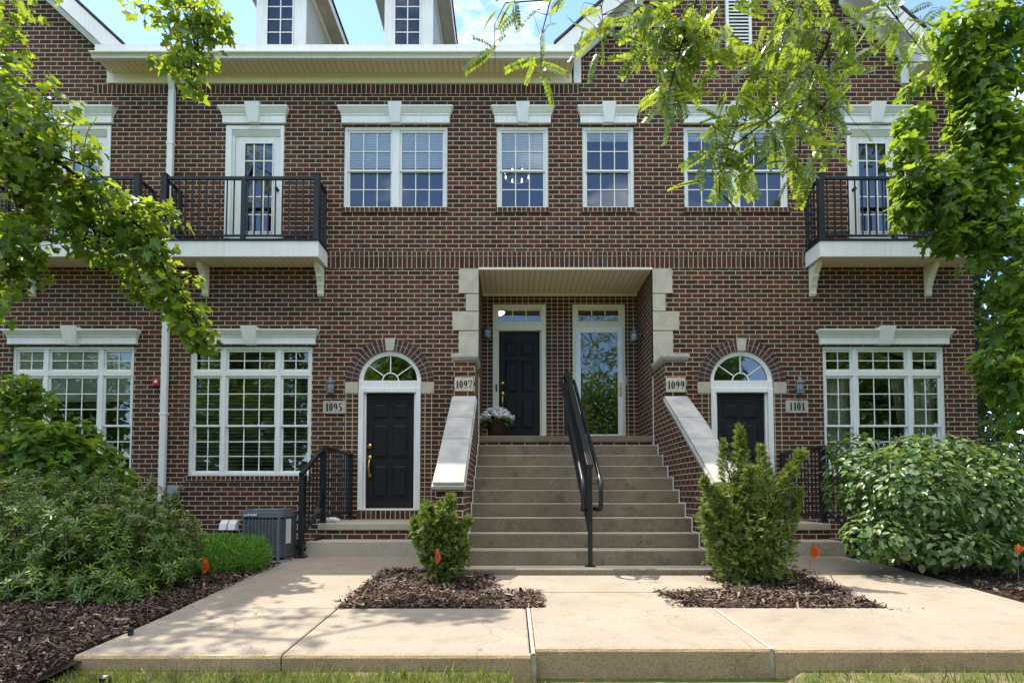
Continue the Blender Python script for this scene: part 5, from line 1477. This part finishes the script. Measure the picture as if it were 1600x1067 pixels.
lbl = [LB(790,14,36,14,9), LB(774,70,10,30,9,dep=.06), LB(850,20,46,18,15), LB(845,100,14,30,15,dep=.08), LB(905,8,34,12,7), LB(942,50,18,34,17,dep=.1),
       LB(1012,20,34,28,34), LB(1062,34,48,38,56), LB(1102,62,34,40,40), LB(1060,92,30,30,34), LB(1040,142,20,30,28,dep=.12), LB(1006,72,22,24,13), LB(1125,18,30,22,16),
       LB(1232,28,52,36,50), LB(1290,50,52,46,56), LB(1205,98,42,40,40), LB(1262,120,46,42,52), LB(1162,134,36,18,15), LB(1155,190,42,30,40), LB(1112,232,20,34,28,dep=.12), LB(1130,276,28,20,20,dep=.12),
       LB(1212,190,42,40,40), LB(1242,250,32,38,28,dep=.15), LB(1292,168,38,36,28), LB(1322,100,24,40,18), LB(1310,215,22,24,9), LB(1180,240,34,26,20),
       LB(1398,38,44,24,20), LB(1440,72,28,22,12), LB(1384,86,18,14,6), LB(1468,18,26,14,8), LB(1350,30,30,24,14)]
lback = [((2.6,-13.2,6.0),(2.6,2.0,1.6),600), ((5.2,-13.6,6.8),(2.0,2.0,1.5),500), ((2.8,-13.8,8.2),(2.2,2.0,1.4),500)]
pos, out = blob_points(lbl, .8); n1 = len(pos)
nr = rvec(n1)*.7 + np.array([0,-.25,.55]); dr = out*.55 + rvec(n1)*.45 + np.array([0,0,-.75])
V1, F1 = scatter(PIN[0], PIN[1], pos, nr, dr, np.clip(RNG.normal(.160,.035,n1),.08,.24))
pos2, out2 = blob_points(lback, .8); n2 = len(pos2)
V2, F2 = scatter(PIN[0], PIN[1], pos2, rvec(n2)*.6+np.array([0,0,.8]), out2*.5+rvec(n2)*.6+np.array([0,0,-.5]), np.full(n2,.26))
link('crown', np_mesh('crown', np.concatenate([V1,V2]), np.concatenate([F1, F2+len(V1)])), M_LOCUST, lt)
LP_ = lambda *p: [P(a, b, -6.7 if len(q) == 0 else q[0]) for a, b, *q in p]
fork = Vector((3.0,-12.8,3.6))
mainl = [fork, Vector((2.6,-10.5,4.8)), Vector((2.1,-8.2,4.75)), P(1330,-160,-6.75)]
A1 = [P(1330,-160,-6.75)] + LP_((1308,0),(1292,70),(1262,130),(1210,180),(1150,225),(1118,285))
A2 = [Vector((2.1,-8.2,4.75))] + LP_((1120,-90),(1085,10),(1062,80),(1040,165))
A3 = [P(1120,-90,-6.7)] + LP_((960,-60),(860,0),(845,60),(846,125))
A4 = LP_((960,-60),(940,10),(944,80))
A5 = LP_((860,0),(790,5),(772,40),(774,98))
A6 = LP_((1308,0),(1240,20),(1190,90),(1165,190))
A7 = LP_((1292,70),(1300,150),(1255,200),(1242,285))
A8 = [P(1330,-160,-6.75)] + LP_((1370,-10),(1410,40),(1445,85))
mb = MB(); mb.tube([Vector((3.3,-13.0,-.85)), Vector((3.25,-12.95,1.5)), fork, Vector((2.9,-13.1,6.2)), Vector((2.8,-13.3,8.6))], [.16,.13,.11,.07,.03], 10)
mb.tube(mainl, [.07,.055,.04,.026], 8)
for pth, a in ((A1,.013),(A2,.012),(A3,.008),(A4,.004),(A5,.005),(A6,.006),(A7,.006),(A8,.008)):
    mb.tube(pth, [a*(1-.8*i/(len(pth)-1)) for i in range(len(pth))], 6)
twigs(mb, sum((densify(p) for p in (A1,A2,A3,A4,A5,A6,A7,A8)), []), pos, 330, .0016)
mb.obj('trunk', M_TWIG, lt, smooth=True)

# ---- trees across the street, behind the camera: what the windows mirror
OAKB = [((0,0,5.2),(3.2,2.8,2.2),1500), ((1.9,.4,6.9),(2.3,2.0,1.7),800), ((-1.8,-.3,7.0),(2.3,2.0,1.8),800), ((0,.2,8.6),(2.0,1.8,1.5),600), ((-2.4,.5,4.6),(1.6,1.5,1.2),350), ((2.6,-.4,4.8),(1.5,1.5,1.2),350)]
spots = [(-14.0,-21.0,0,1.0,'broad street tree opposite the left window bay'), (18.6,-22.0,1.3,1.2,'broad street tree opposite the right window bay'), (-26.5,-24.0,2.4,1.15,'broad street tree farthest to the left across the lawn'),
         (5.6,-26.5,3.3,.95,'smaller street tree straight opposite the glass storm door'), (-6.2,-24.0,4.1,1.2,'smaller street tree opposite door 1095'), (11.6,-26.0,5.0,1.2,'middle-sized street tree opposite door 1101')]
first = None
for x, y, rz, sc, lab in spots:
    t = thing('street_tree', lab, 'tree', (0,0,0), 'street trees across the lawn')
    if first is None:
        c1, _ = foliage('crown', [(c_, r_, int(n_*2.2)) for c_, r_, n_ in OAKB], MAPLE, .21, M_MAPLE2, t, up=.7, outw=.6, rnd=.6)
        mb = MB(); mb.tube([(0,0,-.2),(.05,0,2.2),(0,.05,4.5),(0,.1,7.5)], [.22,.17,.13,.05], 10)
        for a in range(6): mb.tube([(0,.02,2.6+.3*a),(1.0*math.cos(a*1.1),1.0*math.sin(a*1.1),4.0+.3*a),(2.1*math.cos(a*1.1),1.9*math.sin(a*1.1),5.2+.4*a)], [.08,.05,.02], 6)
        t1 = mb.obj('trunk', M_BARK, t, smooth=True); first = (c1, t1)
    else:
        for o in first:
            c = o.copy(); COL.objects.link(c); c.parent = t
    t.location = (x, y, lawn_z(x,-15)); t.rotation_euler.z = rz; t.scale = (sc,)*3

# ---- far tree line added unseen behind the camera, blocks bright horizon in the panes
TL = [((x, -46+4*math.sin(x*.9), -1.3+3.4+1.2*math.sin(x*.37+1)), (4.6,2.6,4.2+1.0*math.sin(x*.61)), 520) for x in range(-60, 64, 5)]
c_, _ = foliage('added_tree_line', TL, OVATE, .75, M_WOOD_FAR, None, up=.6, outw=.6, rnd=.6); stuff(c_)

# ---- shaded woodland edge behind the right corner
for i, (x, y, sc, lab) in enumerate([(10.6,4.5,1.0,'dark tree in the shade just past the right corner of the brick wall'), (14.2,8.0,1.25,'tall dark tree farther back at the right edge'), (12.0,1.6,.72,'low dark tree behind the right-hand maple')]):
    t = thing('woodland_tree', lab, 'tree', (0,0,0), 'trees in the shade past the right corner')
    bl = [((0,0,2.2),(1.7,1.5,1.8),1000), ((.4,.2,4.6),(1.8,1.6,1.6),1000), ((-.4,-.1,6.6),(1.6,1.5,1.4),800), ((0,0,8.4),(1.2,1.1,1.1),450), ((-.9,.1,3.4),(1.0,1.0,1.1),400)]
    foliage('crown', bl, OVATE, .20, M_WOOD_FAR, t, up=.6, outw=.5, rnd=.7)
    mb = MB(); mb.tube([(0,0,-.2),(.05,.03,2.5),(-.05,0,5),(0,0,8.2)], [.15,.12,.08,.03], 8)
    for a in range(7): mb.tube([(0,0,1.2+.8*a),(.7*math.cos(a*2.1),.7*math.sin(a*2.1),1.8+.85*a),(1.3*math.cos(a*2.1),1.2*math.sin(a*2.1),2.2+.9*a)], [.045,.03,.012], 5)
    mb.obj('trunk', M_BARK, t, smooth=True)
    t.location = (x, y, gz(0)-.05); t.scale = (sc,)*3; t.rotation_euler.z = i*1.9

# ---- broad-leaved shrub on the right
vs_ = thing('broadleaf_shrub', 'large rounded shrub with broad pale-lit leaves under the curtained window', 'shrub', (5.9,-2.4,gz(-2.4)))
vbl = [S(1345,755,-2.70,55,58,420,.5), S(1420,765,-3.10,85,72,820,.55), S(1520,775,-3.00,90,75,860,.55), S(1600,790,-2.90,70,75,560,.55), S(1330,700,-2.40,34,26,120,.4), S(1380,835,-3.20,60,42,330,.4), S(1470,850,-3.30,75,36,360,.4), S(1570,858,-3.20,60,30,220,.4), S(1450,700,-2.70,70,24,240,.4), S(1550,708,-2.70,50,22,160,.4)]
_, vpos = foliage('foliage', [(c_, r_, int(n_*1.45)) for c_, r_, n_ in vbl], OVATE, .080, M_VIB, vs_, up=.95, outw=.75, rnd=.38, droop=.45, shell=.40)
mb = MB(); base = [Vector((5.0+.25*i, -2.5+.1*(i%3), gz(-2.5)-.03)) for i in range(7)]
for i, b in enumerate(base):
    for k in range(3):
        q = Vector(vpos[RNG.integers(len(vpos))]); mb.tube([b, b.lerp(q,.5)+Vector((0,0,.15)), q], [.012,.009,.004], 5)
mb.obj('stem', M_TWIG, vs_, smooth=True)

# ---- spirea with narrow leaves on the left
sp = thing('spirea_shrub', 'big loose shrub with narrow leaves and faded tan flower heads at the left path', 'shrub', (-4.3,-4.0,gz(-4)))
sbl = [S(40,855,-4.2,85,78,330,.4), S(130,860,-4.3,75,72,330,.4), S(210,855,-4.1,70,70,300,.4), S(268,850,-3.7,45,52,180,.35), S(60,780,-3.9,80,40,190,.35), S(150,790,-3.8,60,40,150,.35), S(235,795,-3.7,40,32,110,.3), S(70,915,-4.5,70,36,150,.25), S(170,920,-4.5,70,34,150,.25), S(255,895,-4.1,40,26,80,.25), S(-40,860,-4.2,60,80,200,.4)]
def star(n=9):
    vs, fs = [], []
    for i in range(n):
        a = i*2.4; el = .15+.55*(i/n); L = 1-.35*i/n; c, s = math.cos(a), math.sin(a)
        k = len(vs)
        for u, v in ((-.0,.0),(.09,.35),(.08,.65),(0,1),(-.08,.65),(-.09,.35)):
            r = v*L; h = r*math.sin(el) - .25*v*v*L; rr = r*math.cos(el)
            vs.append((rr*c - u*s, h*1.0 if False else rr*s + u*c, h + .35*(i/n)))
        fs.append(list(range(k,k+6)))
    return np.array(vs), np.array(fs)
STAR = star()
pos, out = blob_points(sbl, .5); n = len(pos)
nr = out*.6 + np.array([0,-.15,.75]) + rvec(n)*.35
V, F = scatter(STAR[0], STAR[1], pos, nr, rvec(n), np.clip(RNG.normal(.086,.018,n),.045,.13))
link('foliage', np_mesh('foliage', V, F), M_SPIREA, sp)
sh_p, sh_t = [], []
mbs = MB()
for i in range(150):
    k = RNG.integers(len(pos)); q = Vector(pos[k])
    if q.z < .15: continue
    d = Vector((RNG.normal(0,.35), RNG.normal(-.15,.3), 1)).normalized(); L = RNG.uniform(.14,.36)
    mbs.tube([q-d*.1, q+d*L*.6, q+d*L], [.004,.003,.0015], 4, cap=False)
    for u in np.linspace(.2,1,int(4+L*10)): sh_p.append(list(q+d*L*u)); 
    sh_t.append(list(q+d*L))
sh_p = np.array(sh_p); ns = len(sh_p)
V, F = scatter(STAR[0], STAR[1], sh_p, rvec(ns)*.35+np.array([0,-.1,.8]), rvec(ns), np.clip(RNG.normal(.062,.014,ns),.03,.09))
link('shoot_leaf', np_mesh('shoot_leaf', V, F), M_SPIREA, sp)
top = np.argsort(-(pos[:,2] + .25*(pos[:,0]+4)))[:520]
fl = RNG.choice(top, 120, replace=False)
sel_ = [np.array(q) for q in sh_t if q[0] > -4.3][:60]; fp = np.concatenate([q+RNG.normal(0,.018,(22,3))*np.array([1,1,.4]) for q in sel_]+[pos[i]+np.array([0,0,.035])+RNG.normal(0,.016,(16,3))*np.array([1,1,.45]) for i in fl])
sq = np.array([(-.5,-.5,0),(.5,-.5,0),(.5,.5,.1),(-.5,.5,.1)]); 
V, F = scatter(sq, np.array([(0,1,2,3)]), fp, rvec(len(fp))*.6+np.array([0,0,1]), rvec(len(fp)), np.full(len(fp),.017))
link('flower_head', np_mesh('flower_head', V, F), M_BUFF, sp)
mb = mbs
for i in range(150):
    q = Vector(pos[RNG.integers(len(pos))]); b = Vector((-4.4+RNG.normal(0,.5), -4.0+RNG.normal(0,.2), gz(-4)-.02)); b = b.lerp(Vector((q.x,q.y,b.z)), .55)
    mb.tube([b, b.lerp(q,.55)+Vector((0,0,.06)), q], [.005,.004,.002], 4, cap=False)
mb.obj('stem', M_TWIG, sp)

# ---- clipped yew
yw = thing('yew_hedge', 'low clipped dome of bright green yew in front of the air conditioner', 'hedge', (-3.6,-2.8,gz(-2.8)))
ybl2 = [S(352,866,-2.9,62,32,3000,.42), S(330,872,-2.9,34,30,1100,.35), S(395,864,-2.8,26,26,1100,.3)]
TUFT = (np.array([(-.09,0,0),(.09,0,0),(.05,.7,.04),(0,1,0),(-.05,.7,.04)]), np.array([(0,1,2,3,4)]))
pos, out = blob_points(ybl2, .22); n = len(pos)
V, F = scatter(TUFT[0], TUFT[1], pos, rvec(n)+out*.2, out*.9+rvec(n)*.45+np.array([0,-.0,.55]), np.clip(RNG.normal(.052,.012,n),.025,.08))
link('foliage', np_mesh('foliage', V, F), M_YEW, yw)
mb = MB()
for i in range(24):
    q = Vector(pos[RNG.integers(n)]); mb.tube([(q.x*.6-3.6*.4, q.y*.6-2.8*.4, gz(-2.8)-.02), q], [.007,.003], 4)
mb.obj('stem', M_TWIG, yw)

# ---- junipers
def juniper(label, base, plumes, fill, nspray):
    t = thing('juniper', label, 'shrub', tuple(base))
    P_, D_ = [], []
    mb = MB()
    for (b, tip, r, n) in plumes:
        b, tip = np.array(b), np.array(tip); ax = tip-b
        u = RNG.uniform(0,1,n)**.8; prof = np.sin(np.clip(u*1.05+.12,0,1)*math.pi)**.7*(1-u*.55)
        d = rvec(n); d -= np.outer(d@norm(ax), norm(ax)); d = norm(d)
        rad = RNG.uniform(.25,1,n)**.5
        P_.append(b + u[:,None]*ax + d*(r*prof*rad)[:,None]); D_.append(d*.75 + norm(ax)*.75 + rvec(n)*.25)
        mb.tube([tuple(base), tuple(b*.6+tip*.4), tuple(b*.08+tip*.92)], [.012,.007,.002], 5)
    for i in range(22):                                        # thin outer plumes
        c_, r_, n_ = fill[i % min(3, len(fill))]; d = norm(rvec(1))[0]; d[2] = abs(d[2])*.9+.15; d = norm(d)
        b = np.array(c_)+d*np.array(r_)*.75; L = RNG.uniform(.14,.30); ax = norm(d*np.array([1,1,1])+np.array([0,0,.45]))*L
        u = RNG.uniform(0,1,70); P_.append(b+u[:,None]*ax+RNG.normal(0,.020,(70,3))*(1.15-u)[:,None]); D_.append(np.tile(norm(ax),(70,1))+rvec(70)*.4)
    pos, out = blob_points(fill, .45); P_.append(pos); D_.append(out*.8+np.array([0,0,.45])+rvec(len(pos))*.35)
    pos, d = np.concatenate(P_), norm(np.concatenate(D_)); n = len(pos)
    # a spray: flat forked plume of scale leaves
    tv, tf = [], []
    for (x0, y0, ang, L, W) in ((0,0,0,1,.075),(0,.25,.62,.5,.06),(0,.35,-.62,.5,.06),(0,.55,.55,.35,.05),(0,.62,-.55,.32,.05)):
        k = len(tv); c, s = math.cos(ang), math.sin(ang)
        for u, v in ((-W,0),(W,0),(W*.8,.6*L),(0,L),(-W*.8,.6*L)): tv.append((x0+u*c+v*s, y0-u*s+v*c, .1*v*v))
        tf.append(list(range(k,k+5)))
    V, F = scatter(np.array(tv), np.array(tf), pos, rvec(n), d, np.clip(RNG.normal(.074,.024,n),.03,.15))
    link('foliage', np_mesh('foliage', V, F), M_JUNI, t); mb.obj('stem', M_TWIG, t, smooth=True)
YJ = -3.5
def pl(px0, py0, px1, py1, r, n, dy=0.0): return (P(px0,py0,YJ), P(px1,py1,YJ+dy), r, n)
bj = G(1172,903); bj.y = YJ
juniper('tall juniper with pointed plumes in front of the right cheek wall', bj,
        [pl(1165,830,1156,672,.17,900), pl(1185,820,1252,708,.13,650,-.1), pl(1195,800,1190,700,.11,420,.15), pl(1140,810,1098,748,.10,380,-.1), pl(1150,790,1128,690,.11,420,.1), pl(1210,850,1250,770,.13,460,-.1), pl(1130,850,1100,800,.12,360,-.1), pl(1175,860,1172,730,.16,600,-.2)],
        [S(1165,834,YJ,52,46,1350,.36), S(1206,840,YJ,32,44,720,.28), S(1132,840,YJ,28,44,680,.26), S(1172,872,YJ,66,22,800,.36), S(1172,892,YJ,56,14,450,.28), S(1190,780,YJ,34,34,500,.25), S(1140,785,YJ,28,30,380,.22)], 0)
bj = G(690,905); bj.y = YJ
juniper('small rounded two-headed juniper at the foot of the left cheek wall', bj,
        [pl(690,850,704,778,.12,420), pl(685,850,668,788,.11,380,-.05), pl(670,850,646,812,.09,260,-.05), pl(705,850,732,812,.09,260), pl(690,860,690,790,.12,300,-.15), pl(700,870,728,850,.09,200,-.1)],
        [S(686,840,YJ,38,34,800,.26), S(694,872,YJ,34,24,480,.22), S(690,891,YJ,24,13,220,.16), S(664,826,YJ,22,18,220,.15)], 0)

# ---- white flowers in a pot by the plain black door
fc_ = P(775, 676, .45); fc_.z = LAND
fp_ = thing('flower_pot', 'clay pot of white hydrangea blooms on the landing by the plain black door', 'flower pot', tuple(fc_))
m = MB(); m.lathe(fc_, [(.11,0),(.13,.02),(.165,.24),(.175,.25),(.18,.30),(.16,.30),(.15,.26)], 20); m.obj('pot', M_CLAY, fp_, smooth=True)
top_ = fc_ + Vector((0,0,.40))
heads = []
for i in range(26):
    a = i*2.4; r_ = .27*math.sqrt((i+.5)/26); k_ = RNG.uniform(.052,.082)
    heads.append((top_+Vector((r_*math.cos(a)*1.05, r_*math.sin(a)*.85, .12-2.6*r_*r_+RNG.uniform(-.02,.02))), (k_,k_,k_*.75), 130))
pos, out = blob_points(heads, .2); n = len(pos)
V, F = scatter(np.array([(-.5,-.4,0),(.5,-.4,0),(.55,.4,.12),(0,.6,0),(-.55,.4,.12)]), np.array([(0,1,2,3,4)]), pos, out+rvec(n)*.35, rvec(n), np.full(n,.026))
link('bloom', np_mesh('bloom', V, F), M_PETAL, fp_)
foliage('leaf', [((top_+Vector((0,0,-.10))),(.24,.2,.09),110)], OVATE, .10, M_VIB, fp_)

# ================================================================== SMALL THINGS ON THE GROUND
def flag(px, py_base, py_top, label, wpx=14, hpx=26, lean=0.0):
    b = G(px, py_base); s = (b.y+DIST)/FPX; h = (py_base-py_top)*s
    t = thing('marking_flag', label, 'flag', tuple(b), 'orange utility marking flags')
    top = b + Vector((lean,0,h))
    m = MB(); m.tube([b-Vector((0,0,.05)), top], .0022, 5); m.obj('wire', M_PEWTER, t)
    w, hh = wpx*s, hpx*s
    q = [(0.05,.0,0),(.55,-.18,.02),(.95,-.62,-.01),(.15,-1.0,.015),(-.25,-.55,.03)]
    vs = [(top.x+a*w*.8, top.y-.004+c_, top.z+b_*hh) for a, b_, c_ in q]
    me = bpy.data.meshes.new('flag'); me.from_pydata(vs, [], [(0,4,3),(0,3,1),(1,3,2)]); me.update(); f_ = link('flag_film', me, M_FLAG, t)
    m = MB()
    for k in range(3):
        z_ = top.z-hh*(.40+.13*k); x_ = top.x+w*(.10+.03*k); m.box(x_, x_+w*.34, top.y-.0075, top.y-.0065, z_, z_+hh*.035)
    m.obj('flag_print', M_NUM, f_)
flag(316, 914, 870, 'orange marking flag in the mulch beside the loose narrow-leaved shrub', 15, 28)
flag(681, 918, 857, 'orange marking flag in front of the small rounded juniper', 10, 25)
flag(1263, 893, 849, 'orange marking flag at the edge of the right path by the tall juniper', 15, 25, .06)
flag(1592, 917, 850, 'orange marking flag at the far right edge under the broad-leaved shrub', 16, 14)
def path_light(px, py, label):
    b = G(px, py); t = thing('path_light', label, 'light', tuple(b), 'black path lights beside the walks')
    m = MB(); m.lathe(b-Vector((0,0,.05)), [(.02,0),(.02,.085),(.018,.09)], 12); m.obj('light_body', M_BLACK, t, smooth=False)
    m = MB(); m.lathe(b+Vector((0,0,.041)), [(.026,0),(.026,.015),(.018,.02)], 12); m.obj('light_cap', M_BLACK, t)
path_light(204, 992, 'short black path light in the mulch at the edge of the left path')
path_light(1434, 886, 'short black path light under the broad-leaved shrub')
b = Vector((X(165,1046,-6.24), -6.24, -.345)); t = thing('sprinkler_head', 'black pop-up sprinkler head with a pale ring at the left kerb corner', 'sprinkler', tuple(b))
m = MB(); m.lathe(b, [(.022,-.06),(.024,.02),(.036,.025),(.036,.045),(.02,.05)], 16); m.obj('sprinkler_body', M_BLACK, t)
m = MB(); m.lathe(b, [(.016,.0502),(.016,.053),(.010,.054)], 16); m.obj('sprinkler_ring', M_PVC, t)
h0 = Vector((-3.6,-6.6,-.40)); t = thing('drip_hose', 'black drip hose half buried in mulch at the lower left corner', 'hose', tuple(h0))
m = MB(); m.tube([h0, Vector((-3.4,-6.5,-.345)), Vector((-3.2,-6.38,-.325)), Vector((-3.05,-6.3,-.34))], .012, 8); m.obj('hose_body', M_BLACK, t, smooth=True)
M_FALLEN = leaf_mat('fallen_leaf_yellow', (0.22,0.22,0.03), (0.42,0.38,0.06), (0.4,0.4,0.05), 0.2)
for px, py, lab in ((334,978,'small yellow fallen leaf on the sunlit left path'), (568,945,'yellow-green fallen leaf on the left mulch square'), (1290,905,'dark fallen leaf on the mulch in the shade of the tall juniper'), (402,958,'fallen leaf scrap on the left path joint')):
    c = G(px, py, .006); 
    if px == 1290 or px == 568: c = G(px, py, .045)
    V, F = scatter(MAPLE[0], MAPLE[1], np.array([list(c)]), np.array([[.2,-.3,1.]]), rvec(1), np.array([.06]))
    tag(link('fallen_leaf', np_mesh('fallen_leaf', V, F), M_FALLEN), lab, 'leaf', 'fallen leaves')
